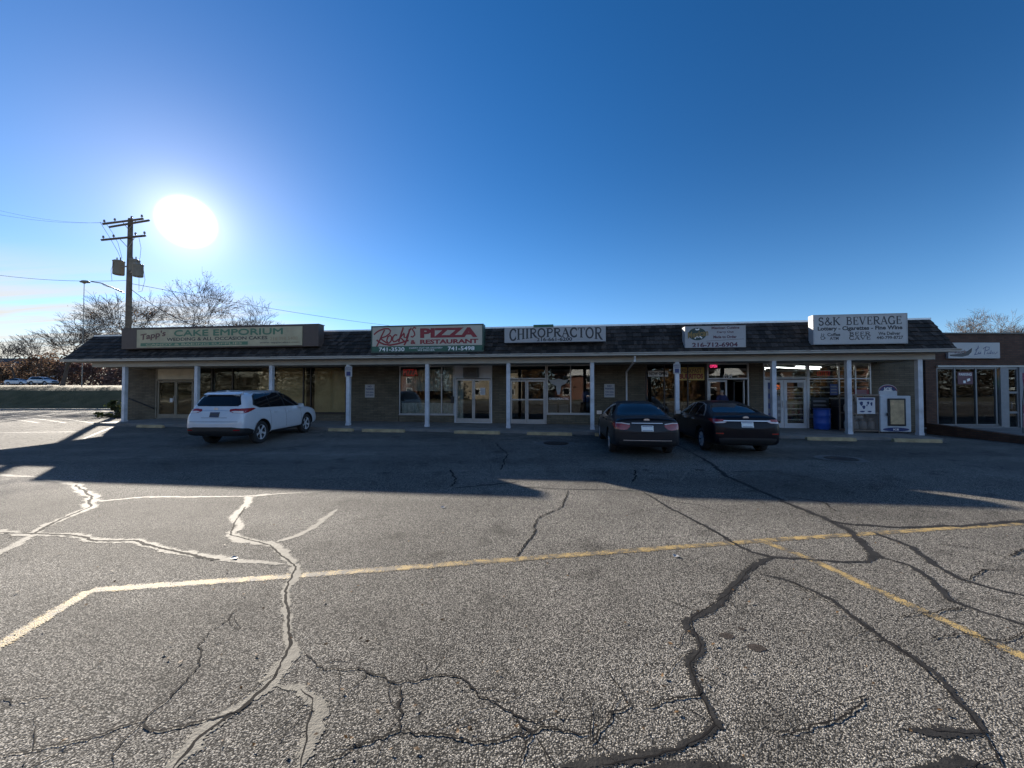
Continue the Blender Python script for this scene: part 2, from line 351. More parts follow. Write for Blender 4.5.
# ---- strips that lie on the ground (paint, tar, open cracks), traced on the ground plane
ZS = [0.0025]
def dens(pts, step, jit, seed):
    out = []
    for i in range(len(pts) - 1):
        a, b = pts[i], pts[i + 1]; n = max(1, int((b[0] - a[0]).length / step))
        for k in range(n):
            t = k / n; out.append((a[0].lerp(b[0], t), a[1] + (b[1] - a[1]) * t))
    out.append(pts[-1])
    # wander
    res = []
    for i, (p, w) in enumerate(out):
        d = (out[min(i+1, len(out)-1)][0] - out[max(i-1, 0)][0]); d.z = 0
        if d.length < 1e-6: d = Vector((1, 0, 0))
        d.normalize(); nrm = Vector((-d.y, d.x, 0))
        o = noise.noise(Vector((p.x * 2.3, p.y * 2.3, seed))) * jit + noise.noise(Vector((p.x * 9, p.y * 9, seed + 9))) * jit * .55 + noise.noise(Vector((p.x * 27, p.y * 27, seed + 5))) * jit * .4
        k = 0 if i in (0, len(out) - 1) else 1
        res.append((p + nrm * o * k, w, nrm))
    return res
def strip(name, pix, w, mat, jit=.03, step=.05, wj=.35, kind='structure', ground=True):
    """pix: pixel corners on the ground; w: width in metres (one value or one per corner)"""
    ws = w if isinstance(w, (list, tuple)) else [w] * len(pix)
    pts = []
    for q, ww in zip(pix, ws):
        if isinstance(q, Vector): p = q
        else:
            p = gpt(*q)
            for _ in range(3): p = gpt(q[0], q[1], lotz(p.x, p.y))
        pts.append((Vector((p.x, p.y, 0)), ww))
    # round the corners a little
    ZS[0] += .000035; z0 = ZS[0]; seed = len(bpy.data.objects) * 1.37
    L = dens(pts, step, jit, seed); bm = bmesh.new(); prev = None; side = {}
    wk = 1.28 if mat in (M['tar'], M['shine_tar']) else (1.12 if mat in (M['yellow'], M['white_line_and_sun']) else 1.0)
    for i, (p, ww, n) in enumerate(L):
        s = 1 + wj * noise.noise(Vector((p.x * 6, p.y * 6, seed))) + wj * .8 * noise.noise(Vector((p.x * 23, p.y * 23, seed)))
        e = 1.0 if mat in (M['yellow'], M['white_line_and_sun']) else min(1, .25 + min(i, len(L) - 1 - i) / 5)
        ww *= wk; h = ww * .5 * max(.15, s) * e
        h2 = ww * .5 * max(.15, 1 + wj * noise.noise(Vector((p.x * 7, p.y * 7, seed + 40))) + wj * .8 * noise.noise(Vector((p.x * 26, p.y * 26, seed + 40)))) * e
        a = p + n * h; b = p - n * h2
        a.z = lotz(a.x, a.y) + z0; b.z = lotz(b.x, b.y) + z0
        cur = (bm.verts.new(a), bm.verts.new(b)); side[cur[0]] = 1.0; side[cur[1]] = 0.0
        if prev: bm.faces.new((prev[0], prev[1], cur[1], cur[0]))
        prev = cur
    bmesh.ops.recalc_face_normals(bm, faces=bm.faces)
    for f in bm.faces:
        if f.normal.z < 0: f.normal_flip()
    ul = bm.loops.layers.uv.new('across')
    for f in bm.faces:
        for lp in f.loops: lp[ul].uv = (0.0, side[lp.vert])
    me = bpy.data.meshes.new(name); bm.to_mesh(me); bm.free(); me.materials.append(mat)
    o = bpy.data.objects.new(name, me); col.objects.link(o); o['kind'] = kind; return o
# painted lines and sunlit streaks first (lowest)
strip('painted_line_and_streak', [(-60, 682), (0, 645), (90, 591)], .125, M['yellow'], 0.004, .06, .05)
strip('painted_line_and_streak', [(90, 590.5), (295, 576), (512, 559.5), (772, 540), (1024, 523.5), (1100, 519)], .115, M['yellow'], .006, .08, .05)
strip('painted_line_and_streak', [(764, 541.5), (812, 560), (892, 597), (1024, 657), (1090, 688)], .105, M['yellow'], .006, .08, .05)
strip('painted_line_and_streak', [(83, 439), (113, 427)], .10, M['white_line_and_sun'], .004, .1, .1)
strip('painted_line_and_streak', [(692, 448), (691, 466), (680, 482)], .05, linemat('faint_line_paint', (.20, .185, .15), .36), .01, .1, .3)
strip('painted_line_and_streak', [(-40, 433), (75, 431.5)], .16, M['white_line_and_sun'], .004, .3, .1)
for k in range(1, 4):
    strip('painted_line_and_streak', [(-40 + 26 * k, 415.5), (12 + 27 * k, 423)], .13, M['white_line_and_sun'], .004, .2, .1)  # sunlit strips between shadows on the lot, put in as white lines
T = M['tar']
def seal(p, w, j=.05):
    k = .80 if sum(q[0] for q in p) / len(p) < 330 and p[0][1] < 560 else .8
    w = [x * k for x in w]; backlit = sum(q[0] for q in p) / len(p) < 345 and p[0][1] > 470; return strip('crack_sealant', p, [x * (1.25 if backlit and k == .8 else 1) for x in w], M['shine_tar'] if backlit else T, j, .025, .5)
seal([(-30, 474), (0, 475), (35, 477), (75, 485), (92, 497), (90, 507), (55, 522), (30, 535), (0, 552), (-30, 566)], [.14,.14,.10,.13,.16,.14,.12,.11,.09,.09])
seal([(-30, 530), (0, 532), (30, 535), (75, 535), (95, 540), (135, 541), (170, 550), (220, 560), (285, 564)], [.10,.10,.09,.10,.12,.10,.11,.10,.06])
seal([(95, 501), (150, 497), (200, 497), (245, 496), (270, 495), (330, 491)], [.07,.07,.06,.06,.06,.03])
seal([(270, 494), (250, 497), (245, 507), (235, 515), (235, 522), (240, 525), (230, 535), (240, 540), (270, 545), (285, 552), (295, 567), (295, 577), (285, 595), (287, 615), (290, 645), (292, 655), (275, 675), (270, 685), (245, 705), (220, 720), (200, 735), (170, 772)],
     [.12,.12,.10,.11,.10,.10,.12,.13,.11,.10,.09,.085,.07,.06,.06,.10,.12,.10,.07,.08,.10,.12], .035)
seal([(277, 542), (300, 535), (320, 522), (337, 509)], [.09,.09,.10,.07], .03)
seal([(277, 686), (300, 689), (307, 697), (320, 705), (312, 730), (296, 772)], [.03,.06,.06,.08,.09,.05], .02)
seal([(644, 492), (667, 507), (697, 522), (732, 542), (752, 552), (772, 557), (812, 560), (867, 562), (874, 555), (862, 542), (852, 532), (832, 522)], [.05,.06,.07,.07,.07,.08,.05,.06,.14,.12,.11,.10], .03)
seal([(668, 440), (690, 452), (709, 462), (727, 477), (752, 487), (792, 505), (832, 522), (852, 525), (902, 527), (962, 526), (1040, 520)], [.05,.07,.10,.12,.10,.11,.13,.10,.08,.09,.14], .05)
seal([(772, 557), (752, 567), (732, 587), (719, 605), (687, 620), (687, 627), (697, 640), (702, 650), (689, 662), (692, 675), (699, 690), (712, 710), (719, 727), (702, 737), (677, 750), (632, 760), (560, 767)],
     [.07,.09,.10,.09,.08,.07,.08,.075,.08,.06,.045,.04,.05,.07,.05,.07,.06], .02)
seal([(762, 575), (792, 582), (832, 600), (857, 620), (882, 640), (912, 657), (937, 675), (952, 695), (972, 715), (990, 735)], [.03,.05,.055,.055,.05,.06,.05,.07,.05,.06], .02)
seal([(988, 733), (942, 732), (900, 729)], [.06, .09, .03], .015)
seal([(760, 775), (700, 768), (640, 770)], [.05, .09, .04], .02)
seal([(1000, 770), (960, 760), (905, 772)], [.04, .08, .04], .02)
seal([(872, 532), (912, 547), (937, 567), (962, 580), (1002, 591), (1050, 600)], [.08,.09,.08,.07,.05,.05], .03)
seal([(874, 555), (907, 565), (932, 580), (952, 600), (982, 612), (1050, 632)], [.06,.06,.07,.07,.05,.05], .03)
seal([(727, 472), (770, 471), (805, 478)], [.05,.06,.05], .04)
seal([(130, 460), (230, 456), (300, 446), (330, 440)], [.05, .06, .07, .05], .04)
seal([(405, 440), (440, 437), (500, 440), (530, 438), (590, 443)], [.06, .1, .07, .08, .06], .06)
seal([(455, 488), (500, 484), (520, 482)], [.06, .1, .04], .05)
seal([(640, 491), (560, 489), (520, 487)], [.03, .04, .03], .03)
C = M['crack']
brr = random.Random(19)
def crack(p, w=.010, j=.05):
    strip('asphalt_crack', p, w, C, j, .015, .8)
    if w > .0101: return
    P = [gpt(*q) for q in p]                     # hairline side branches
    for a, b in zip(P, P[1:]):
        n = min(3, int((b - a).length / .28 + brr.random()))
        for _ in range(n):
            o = a.lerp(b, brr.random()); d = (b - a).normalized(); d.rotate(Matrix.Rotation(brr.choice((-1, 1)) * brr.uniform(.5, 1.4), 3, 'Z')); pts = [o]
            for k in range(3):
                d.rotate(Matrix.Rotation(brr.uniform(-.6, .6), 3, 'Z')); pts.append(pts[-1] + d * brr.uniform(.05, .16))
            strip('asphalt_crack', pts, [.006, .005, .004, .003], C, .02, .015, .8)
# open cracks that run inside the tar
crack([(75, 485), (92, 497), (90, 507), (55, 522), (30, 535)], .035, .03)
crack([(0, 532.5), (75, 535.5), (95, 540.5), (135, 541.5), (170, 550.5), (220, 560.5)], .035, .03)
crack([(245, 507), (235, 522), (230, 535), (270, 545.5), (295, 567), (285, 595), (287, 615), (290, 645), (272, 680), (245, 706), (200, 736), (172, 770)], .018, .02)
crack([(300, 689), (310, 700), (305, 730), (300, 770)], .008, .02)
crack([(752, 567), (725, 597), (690, 620), (700, 645), (690, 665), (700, 692), (718, 727), (680, 750), (600, 764)], .008, .02)
crack([(792, 582), (857, 620), (912, 657), (952, 695), (985, 735), (1005, 770)], .008, .02)
# open cracks in the bare surface
crack([(240, 607), (205, 643), (197, 665), (182, 685), (145, 720), (87, 740), (0, 757)])
crack([(300, 655), (330, 667), (360, 665), (385, 675), (400, 682), (435, 675), (460, 675), (480, 692), (512, 715), (545, 730), (590, 740)])
crack([(405, 685), (400, 730), (360, 747), (325, 762)], .01)
crack([(145, 720), (152, 728), (207, 720), (247, 708)], .01)
crack([(400, 730), (440, 733), (480, 742), (525, 735), (560, 730)], .01)
crack([(567, 490), (562, 507), (542, 517), (532, 535), (517, 557)], .018)
crack([(586, 746), (600, 730), (620, 712), (632, 705)], .010)
crack([(641, 708), (677, 697), (704, 688)], .010)
crack([(772, 730), (812, 730), (842, 717), (870, 697)], .010)
crack([(520, 768), (530, 735), (512, 718)], .009)
crack([(60, 690), (30, 700), (0, 697)], .009)
crack([(660, 500), (700, 505), (730, 515)], .012)
crack([(930, 640), (960, 632), (1000, 640), (1040, 634)], .009)
crack([(897, 617), (930, 612), (960, 606)], .009)
crack([(940, 545), (975, 548), (1010, 560), (1040, 560)], .012)
crack([(1010, 557), (1024, 548)], .02)
crack([(962, 580), (985, 570), (1010, 572)], .012)
crack([(500, 470), (508, 455), (495, 443)], .03, .06)
crack([(452, 487), (455, 478), (450, 470)], .03, .06)
crack([(634, 482), (636, 470)], .03, .06)
crack([(785, 497), (822, 502), (838, 512)], .02)

def stain(px, py, r, n=3):
    p = gpt(px, py); ZS[0] += .000035; rr = random.Random(int(px)); mb = MB()
    mb.face([(p.x + r*(1 + .35*noise.noise(Vector((math.cos(a)*n, math.sin(a)*n, px))))*math.cos(a), p.y + r*.7*(1 + .35*noise.noise(Vector((math.cos(a)*n, math.sin(a)*n, px))))*math.sin(a), lotz(p.x, p.y) + .0022) for a in [6.2832*k/26 for k in range(26)]])
    mb.build('oil_stain', M['stain'])['kind'] = 'structure'
M['stain'] = simple('oil_stain', (.035, .028, .023), .75, spec=.2, vary=.6, vscale=30, bump=.5, bscale=118)
for a in ((727, 636, .05), (757, 648, .06), (742, 629, .025), (700, 470, .12), (646, 470, .10), (300, 462, .10), (498, 452, .12)): stain(*a)
# sidewalk slab with its kerb
u0, u1 = -19.6, 15.9
mb = MB(); n = 24
for k in range(n):
    a = u0 + (u1 - u0) * k / n; b = u0 + (u1 - u0) * (k + 1) / n - .012
    for (v0, v1, dz) in ((KERB_V + .16, 2.9, 0.0), (KERB_V, KERB_V + .15, .004)):
        c = []
        for lo in (1, 0):
            for v in (v0, v1):
                for u in (a, b): c.append(B(u, v, -.25 if lo else sw(u) + dz))
        mb.hexa(c)
mb.build('sidewalk', M['walk'])['kind'] = 'structure'

# ================================================================== STRIP MALL
ROT = -A
VW = 2.4
mall = empty('strip_mall', (O.x, O.y, 0), ROT, 'long low strip mall with brown shake mansard roof and white porch posts', 'building')
def W(px, py, v=VW): return fp(px, py, v)
def U(px, v=VW, py=395): return fp(px, py, v)[0]
ZG0, ZG1 = 3.27, 3.385             # gutter
uE0, uE1 = U(61.7, -.62, 362), U(958, -.62, 350)
uR0, uR1 = U(95, .6, 336), U(929.7, .6, 321)
ZR = 4.68
VB = 13.0
# walls (side, back), each a sheet with thickness
uW0, uW1 = U(128, VW), U(922, VW)
mb = MB()
mb.box(uW0, uW0 + .25, VW + .25, VB, 0, 3.3); mb.box(uW1 - .25, uW1, VW + .25, VB, 0, 3.3); mb.box(uW0, uW1, VB, VB + .25, 0, 3.3)
mb.build('side_wall', M['brick'], mall)
mb = MB()
for px in (372, 500, 622, 757):
    u = U(px); mb.box(u - .06, u + .06, VW + .26, VB - .01, .2, 3.12)
mb.box(uW0 + .26, uW1 - .26, VB - .12, VB - .02, .2, 3.12)
mb.build('partition', M['inside'], mall)
MB().box(uW0 + .26, uW1 - .26, VW + .26, VB - .13, .05, .215).build('floor', M['insidef'], mall)
MB().box(uW0 + .26, uW1 - .26, VW + .26, VB - .13, 3.13, 3.2).build('ceiling', M['inside'], mall)
# facade
def section(pxa, pxb, z0=0.0, z1=3.2):
    a, b = U(pxa), U(pxb)
    MB().box(a, b, VW, VW + .24, z0, z1).build('wall', M['brick'], mall)
for a, b in ((128, 155), (346.5, 398.5), (492.2, 508.6), (591.5, 645.6), (749.5, 763.4), (872, 922)): section(a, b)

def bars(mb, u0, u1, z0, z1, us, zs, w=.055, d=(0.0, .09), ends=True):
    v0, v1 = VW + d[0], VW + d[1]
    if ends:
        mb.box(u0, u0 + w, v0, v1, z0, z1); mb.box(u1 - w, u1, v0, v1, z0, z1)
    cuts = [u0 + w] + [q for u in us for q in (u - w/2, u + w/2)] + [u1 - w]
    for u in us: mb.box(u - w/2, u + w/2, v0, v1, z0, z1)
    for z in zs:
        for k in range(0, len(cuts), 2): mb.box(cuts[k] + .001, cuts[k+1] - .001, v0 + .004, v1 - .004, z - w/2, z + w/2)
def window(pa, pb, ysill, ytop, mull=(), rails=(), mat='alu', glass='glass', kick=True, w=.055):
    ua, za = W(pa, ysill); ub, zb = W(pb, ysill); ztop = 3.12 if ytop is None else W((pa+pb)/2, ytop)[1]
    z0 = W((pa + pb) / 2, ysill)[1]
    us = [U(p) for p in mull]; zs = [z0 + w/2] + [W((pa+pb)/2, y)[1] for y in rails] + [ztop - w/2]
    mb = MB(); bars(mb, ua, ub, z0, ztop, us, zs, w)
    f = mb.build('window', M[mat], mall)
    MB().box(ua + .02, ub - .02, VW + .04, VW + .05, z0 + .02, ztop - .02).build('pane', M[glass], f)
    if kick:
        MB().box(ua, ub, VW - .002, VW + .24, 0, z0 - .04).build('kick_wall', M['brick'], mall)
        MB().box(ua - .01, ub + .01, VW - .05, VW + .2, z0 - .04, z0 - .001).build('sill', M[mat], f)
    return ua, ub, z0, ztop
def door(pa, pb, ytop, mat='alu', glass='glass', rails=(), w=.07, handle=1, opened=0, label=None):
    ua, ub = U(pa), U(pb); um = (ua + ub) / 2; z0 = sw(um) + .02; z1 = W((pa+pb)/2, ytop)[1]
    mb = MB(); zs = [z0 + .1, z1 - w/2] + [W((pa+pb)/2, y)[1] for y in rails]
    v0, v1 = .012, .07
    mb.box(ua, ua + w, VW + v0, VW + v1, z0, z1); mb.box(ub - w, ub, VW + v0, VW + v1, z0, z1)
    for z in zs:
        h = .1 if z == zs[0] else w / 2
        mb.box(ua + w + .001, ub - w - .001, VW + v0 + .003, VW + v1 - .003, z - h, z + h)
    f = mb.build('door', M[mat], mall)
    if label: f['label'] = label
    MB().box(ua + w - .02, ub - w + .02, VW + .036, VW + .046, z0 + .1, z1 - .04).build('pane', M[glass], f)
    uh = ub - w * .6 if handle > 0 else ua + w * .6
    hb = MB(); hb.tube([(uh, VW + .012, z0 + .9), (uh, VW - .05, z0 + .92), (uh, VW - .05, z0 + 1.2), (uh, VW + .012, z0 + 1.22)], .014, 6)
    hb.build('handle', M['alu'], f)
    if opened:
        T0 = Vector((ub, VW + .04, 0)); Rm = Matrix.Translation(T0) @ Matrix.Rotation(R(-opened), 4, 'Z') @ Matrix.Translation(-T0)
        for o in [f] + list(f.children): o.data.transform(Rm)
    return ua, ub, z0, z1
def frame_rect(pa, pb, ytop_door, mat='alu', w=.06):
    """door frame: jambs to the ceiling and a head over the doors; returns the transom opening"""
    ua, ub = U(pa), U(pb); zd = W((pa+pb)/2, ytop_door)[1]; z0 = sw((ua+ub)/2)
    mb = MB()
    mb.box(ua, ua + w, VW - .01, VW + .12, z0, 3.12); mb.box(ub - w, ub, VW - .01, VW + .12, z0, 3.12)
    mb.box(ua + w, ub - w, VW - .006, VW + .116, zd + .004, zd + .075); mb.box(ua + w, ub - w, VW - .006, VW + .116, 3.06, 3.12)
    mb.box(ua + w, ub - w, VW - .006, VW + .116, z0 - .1, z0 + .018)
    return mb.build('door_frame', M[mat], mall), ua + w, ub - w, zd + .075
def transom(parent, ua, ub, z0, mat, glass=True):
    if glass: MB().box(ua, ub, VW + .04, VW + .05, z0, 3.06).build('transom_pane', M[mat], parent)
    else: MB().box(ua, ub, VW + .03, VW + .07, z0, 3.06).build('transom_panel', M[mat], parent)

# --- cake shop (closed): tan double door and windows hazed by glare
f, a, b, z = frame_rect(155.5, 194.5, 380.5, 'tanpanel'); transom(f, a, b, z, 'tan_haze', False)
door(157.5, 175.3, 381, 'tanpanel', 'tanglass', handle=1); door(175.5, 192.6, 381, 'tanpanel', 'tanglass', handle=-1)
window(195.2, 270, 413, None, (211.5, 232), (), 'bronze', 'tanglass')
window(270.6, 346, 413, None, (303, 310.5), (), 'bronze', 'tanglass')
mb = MB()
for pa, pb in ((157, 193), (197, 232), (233, 268), (272, 303), (311, 344)):
    mb.box(U(pa), U(pb) - .03, VW + .30, VW + .32, .3, 3.1)
mb.build('haze_sheet', M['tan_haze'], mall)  # sheet colour carries the glare haze over these windows
# --- pizza shop
pz = window(399, 454, 414.5, None, (426, 441.5), (), 'alu', 'glass')
f, a, b, z = frame_rect(454.5, 492, 378.5, 'white'); transom(f, a, b, z, 'white', False)
door(456, 473.4, 379.2, 'alu', 'glass', handle=1); door(473.6, 490.6, 379.2, 'alu', 'glass', handle=-1)
# lace curtains: two tiers behind the glass
def curtain(pa, pb, ya, yb, v, mat, name='curtain'):
    ua, ub = U(pa), U(pb); z1 = W((pa+pb)/2, ya)[1]; z0 = W((pa+pb)/2, yb)[1]; n = int((ub - ua) / .03); mb = MB(); pr = None
    for i in range(n + 1):
        u = ua + (ub - ua) * i / n; vv = v + .035 * math.sin(i * .9) + .02 * math.sin(i * .37)
        cur = (mb.bm.verts.new((u, vv, z0)), mb.bm.verts.new((u, vv + .01, z1)))
        if pr: mb.bm.faces.new((pr[0], cur[0], cur[1], pr[1]))
        pr = cur
    return mb.build(name, mat, mall, True)
M['lace'] = simple('lace_curtain', (.78, .78, .72), .9, vary=.25, vscale=9)
curtain(400, 441, 369, 391, VW + .22, M['lace']); curtain(442.5, 452.5, 367, 391, VW + .22, M['lace'])
curtain(400, 453, 403, 414.3, VW + .22, M['lace'])
curtain(456.5, 462, 381, 420, VW + .22, M['lace'])
# --- chiropractor
f, a, b, z = frame_rect(509, 546.4, 379.5, 'alu'); transom(f, a, b, z, 'glass')
door(510.6, 526.6, 380.2, 'alu', 'glass', (399.6,), handle=1); door(527, 544.8, 380.2, 'alu', 'glass', (399.6,), handle=-1)
ch = window(546.8, 591.2, 414, None, (570.7,), (), 'alu', 'glass')
# --- mexican carry-out
mx_ = window(646, 707, 414, None, (664.5, 688), (), 'bronze', 'glass')
f, a, b, z = frame_rect(707.4, 749, 379.5, 'alu'); transom(f, a, b, z, 'glass')
door(709, 727.2, 380.3, 'alu', 'glass', handle=1); door(727.6, 744.5, 380.3, 'alu', 'glass', handle=-1, opened=78, label='glass shop door standing open')
# --- beverage store
f, a, b, z = frame_rect(763.6, 808.6, 378.8, 'white'); transom(f, a, b, z, 'glass')
door(765, 783.8, 379.6, 'white', 'glass', w=.13, handle=1); door(784.2, 807, 379.6, 'white', 'glass', w=.13, handle=-1)
bv = window(809, 872, 417, None, (839.5, 856), (378.6,), 'alu', 'glass')
mb = MB()
for zz in frange(.50, 3.0, .25):
    ua, ub = U(765), U(871); mb.tube([(ua + .05, VW + .115, zz), (ub - .02, VW + .115, zz)], .026, 8)
mb.build('security_bar', simple('white_bar_paint', (.8, .8, .8), .4, vary=.05), mall)

# beam, posts, gutter, soffit
bL, bR = U(94, 0, 364), U(933, 0, 354)
mb = MB(); n = 10
for k in range(n):
    a = bL + (bR - bL) * k / n; b = bL + (bR - bL) * (k + 1) / n - .004
    mb.box(a, b, -.09, .09, 3.03, 3.262)
mb.box(bL, bL + .18, .095, VW + 3, 3.03, 3.262); mb.box(bR - .18, bR, .095, VW + 3, 3.03, 3.262)
mb.build('porch_beam', M['beige'], mall)
for px, py in ((124.8, 395), (197, 395), (271.6, 395), (348.6, 395), (427.3, 395), (508.4, 395), (592.1, 395), (676.9, 395), (773.5, 395), (848.2, 395), (919, 395)):
    u = U(px, 0, py); z0 = sw(u) + .001; w = .082
    mb = MB().box(u - w, u + w, -w, w, z0, 3.028); mb.bevel(.012, 2)
    p = mb.build('post', M['post'], mall)
    MB().box(u - w - .012, u + w + .012, -w - .012, w + .012, z0 + .0, z0 + .09).build('post_base', M['post'], p)
mb = MB()
mb.box(bL + .19, bR - .19, .10, VW - .003, 3.115, 3.15)
mb.box(uE0 + .05, uE1 - .05, -.55, -.1, 3.264, 3.275)
mb.box(uE0 + .05, bL - .01, -.098, VB, 3.264, 3.275); mb.box(bR + .01, uE1 - .05, -.098, VB, 3.264, 3.275)
mb.build('soffit', M['soffit'], mall)
def profile_run(mb, a, b, poly):          # sweep a profile (out, z) along a straight run a -> b; out is to the run's right side
    d = (b - a).normalized(); o = Vector((d.y, -d.x, 0))
    A_ = [mb.bm.verts.new(a + o * q[0] + Vector((0, 0, q[1]))) for q in poly]; B_ = [mb.bm.verts.new(b + o * q[0] + Vector((0, 0, q[1]))) for q in poly]
    n = len(poly); mb.bm.faces.new(A_[::-1]); mb.bm.faces.new(B_)
    for k in range(n): mb.bm.faces.new((A_[k], A_[(k+1) % n], B_[(k+1) % n], B_[k]))
gp = [(-.03, ZG0 + .006), (.07, ZG0 + .006), (.075, ZG0 + .05), (.11, ZG0 + .085), (.115, ZG1), (-.03, ZG1)]
mb = MB(); profile_run(mb, Vector((uE0 - .1, -.55, 0)), Vector((uE1 + .1, -.55, 0)), gp)
profile_run(mb, Vector((uE0 + .05, VB, 0)), Vector((uE0 + .05, -.50, 0)), gp); profile_run(mb, Vector((uE1 - .05, -.50, 0)), Vector((uE1 - .05, VB, 0)), gp)
gut = mb.build('gutter', M['gutter'], mall)
ud, zd = W(634.5, 358, -.45); ud2, _ = W(626.3, 375)
mb = MB(); mb.tube([(ud, -.52, 3.25), (ud, -.50, 3.05), (ud2, VW - .06, W(626.3, 372)[1]), (ud2, VW - .06, sw(ud2) + .1), (ud2, VW - .25, sw(ud2) + .05)], .042, 8)
mb.build('downspout', M['white'], mall)

# mansard roof: felt body and courses of wooden shakes
mb = MB()
e = .06
cor0 = [(uE0 + e, -.55), (uE1 - e, -.55), (uE1 - e, VB + .3), (uE0 + e, VB + .3)]; cor1 = [(uR0, .62), (uR1, .62), (uR1, VB - .8), (uR0, VB - .8)]
lo = [mb.bm.verts.new((p[0], p[1], 3.30)) for p in cor0]; hi = [mb.bm.verts.new((p[0], p[1], ZR - .03)) for p in cor1]
for k in range(4): mb.bm.faces.new((lo[k], lo[(k+1) % 4], hi[(k+1) % 4], hi[k]))
mb.bm.faces.new(hi)
roof = mb.build('roof', M['under'], mall)
def shakes(a0, a1, b0, b1, seed, ncourse=7):
    """a0-a1 eave line, b0-b1 top line"""
    r = random.Random(seed); mb = MB(); a0, a1, b0, b1 = map(Vector, (a0, a1, b0, b1))
    nrm = (a1 - a0).cross(b0 - a0).normalized()
    for k in range(ncourse):
        t0 = k / ncourse - .015; t1 = (k + 1.12) / ncourse
        t1 = min(t1, 1.0)
        L0, L1 = a0.lerp(b0, t0), a1.lerp(b1, t0); H0, H1 = a0.lerp(b0, t1), a1.lerp(b1, t1)
        Lx = (L1 - L0).length; s = 0
        while s < Lx - .02:
            w = min(r.uniform(.10, .27), Lx - s); g = .006
            d = (L1 - L0).normalized(); p = L0 + d * (s + g); q = L0 + d * (s + w - g)
            up = (b0 - a0); up = (up - d * up.dot(d)).normalized()
            slen = (t1 - t0) * ((b0 - a0) - d * (b0 - a0).dot(d)).length
            # keep inside the hip lines
            f0, f1 = s / Lx, (s + w) / Lx
            P = H0.lerp(H1, f0) + d * g; Q = H0.lerp(H1, f1) - d * g
            dr = r.uniform(-.02, .012); th = r.uniform(.018, .034); lift = r.uniform(.016, .028)
            p = p + up * dr; q = q + up * dr
            mb.hexa([p + nrm * (lift * .3), q + nrm * (lift * .3), P + nrm * .004, Q + nrm * .004,
                     p + nrm * (lift + th), q + nrm * (lift + th), P + nrm * .014, Q + nrm * .014])
            s += w
    return mb
shakes((uE0 + .02, -.60, ZG1 - .02), (uE1 - .02, -.60, ZG1 - .02), (uR0, .60, ZR), (uR1, .60, ZR), 3).build('shake_front', M['shake'], roof)
shakes((uE0 + .02, VB, ZG1 - .02), (uE0 + .02, -.60, ZG1 - .02), (uR0, VB - .8, ZR), (uR0, .60, ZR), 4).build('shake_side', M['shake'], roof)
shakes((uE1 - .02, -.60, ZG1 - .02), (uE1 - .02, VB, ZG1 - .02), (uR1, .60, ZR), (uR1, VB - .8, ZR), 5).build('shake_side', M['shake'], roof)
mb = MB()
mb.box(uR0 - .03, uR1 + .03, .57, .78, ZR - .01, ZR + .065); mb.box(uR0 - .03, uR0 + .15, .785, VB - .8, ZR - .01, ZR + .065); mb.box(uR1 - .15, uR1 + .03, .785, VB - .8, ZR - .01, ZR + .065)
mb.build('coping', M['coping'], roof)
# ================================================================== LETTERING
_tc = {}
def font_geo(s, bold=0.0, shear=0.0):
    k = (s, bold, shear)
    if k in _tc: return _tc[k]
    cu = bpy.data.curves.new('lettering', 'FONT'); cu.body = s; cu.size = 1; cu.offset = bold; cu.shear = shear; cu.resolution_u = 3
    o = bpy.data.objects.new('lettering', cu); col.objects.link(o)
    dg = bpy.context.evaluated_depsgraph_get(); dg.update()
    me = bpy.data.meshes.new_from_object(o.evaluated_get(dg))
    vs = [(v.co.x, v.co.y) for v in me.vertices]; fs = [tuple(p.vertices) for p in me.polygons]
    bpy.data.objects.remove(o); bpy.data.curves.remove(cu); bpy.data.meshes.remove(me)
    _tc[k] = (vs, fs); return _tc[k]
def text(mb, s, x0, x1, z0, z1, y, bold=0.0, shear=0.0, rot=0.0):
    vs, fs = font_geo(s, bold, shear)
    ax, bx = min(v[0] for v in vs), max(v[0] for v in vs); ay, by = min(v[1] for v in vs), max(v[1] for v in vs)
    cx, cz = (x0 + x1) / 2, (z0 + z1) / 2; c, sn = math.cos(rot), math.sin(rot)
    nv = []
    for vx, vy in vs:
        x = (vx - ax) / (bx - ax) * (x1 - x0) - (x1 - x0) / 2; z = (vy - ay) / (by - ay) * (z1 - z0) - (z1 - z0) / 2
        nv.append(mb.bm.verts.new((cx + x * c - z * sn, y, cz + x * sn + z * c)))
    for f in fs:
        try: q = mb.bm.faces.new([nv[i] for i in f]); q.material_index = mb.mi
        except ValueError: pass
def stroke(mb, pts, w, y):
    """a flat brush stroke in the x-z plane"""
    P = [Vector((p[0], p[1])) for p in pts]; L = []
    for i, p in enumerate(P):
        d = P[min(i+1, len(P)-1)] - P[max(i-1, 0)]
        if d.length < 1e-9: d = Vector((1, 0))
        d.normalize(); n = Vector((-d.y, d.x)); ww = w[i] if isinstance(w, (list, tuple)) else w
        L.append((p + n * ww / 2, p - n * ww / 2))
    for (a, b), (c, d) in zip(L, L[1:]):
        mb.face([(a.x, y, a.y), (b.x, y, b.y), (d.x, y, d.y), (c.x, y, c.y)])
def arc(cx, cy, rx, ry, a0, a1, n=12):
    return [(cx + rx * math.cos(R(a0 + (a1 - a0) * k / n)), cy + ry * math.sin(R(a0 + (a1 - a0) * k / n))) for k in range(n + 1)]
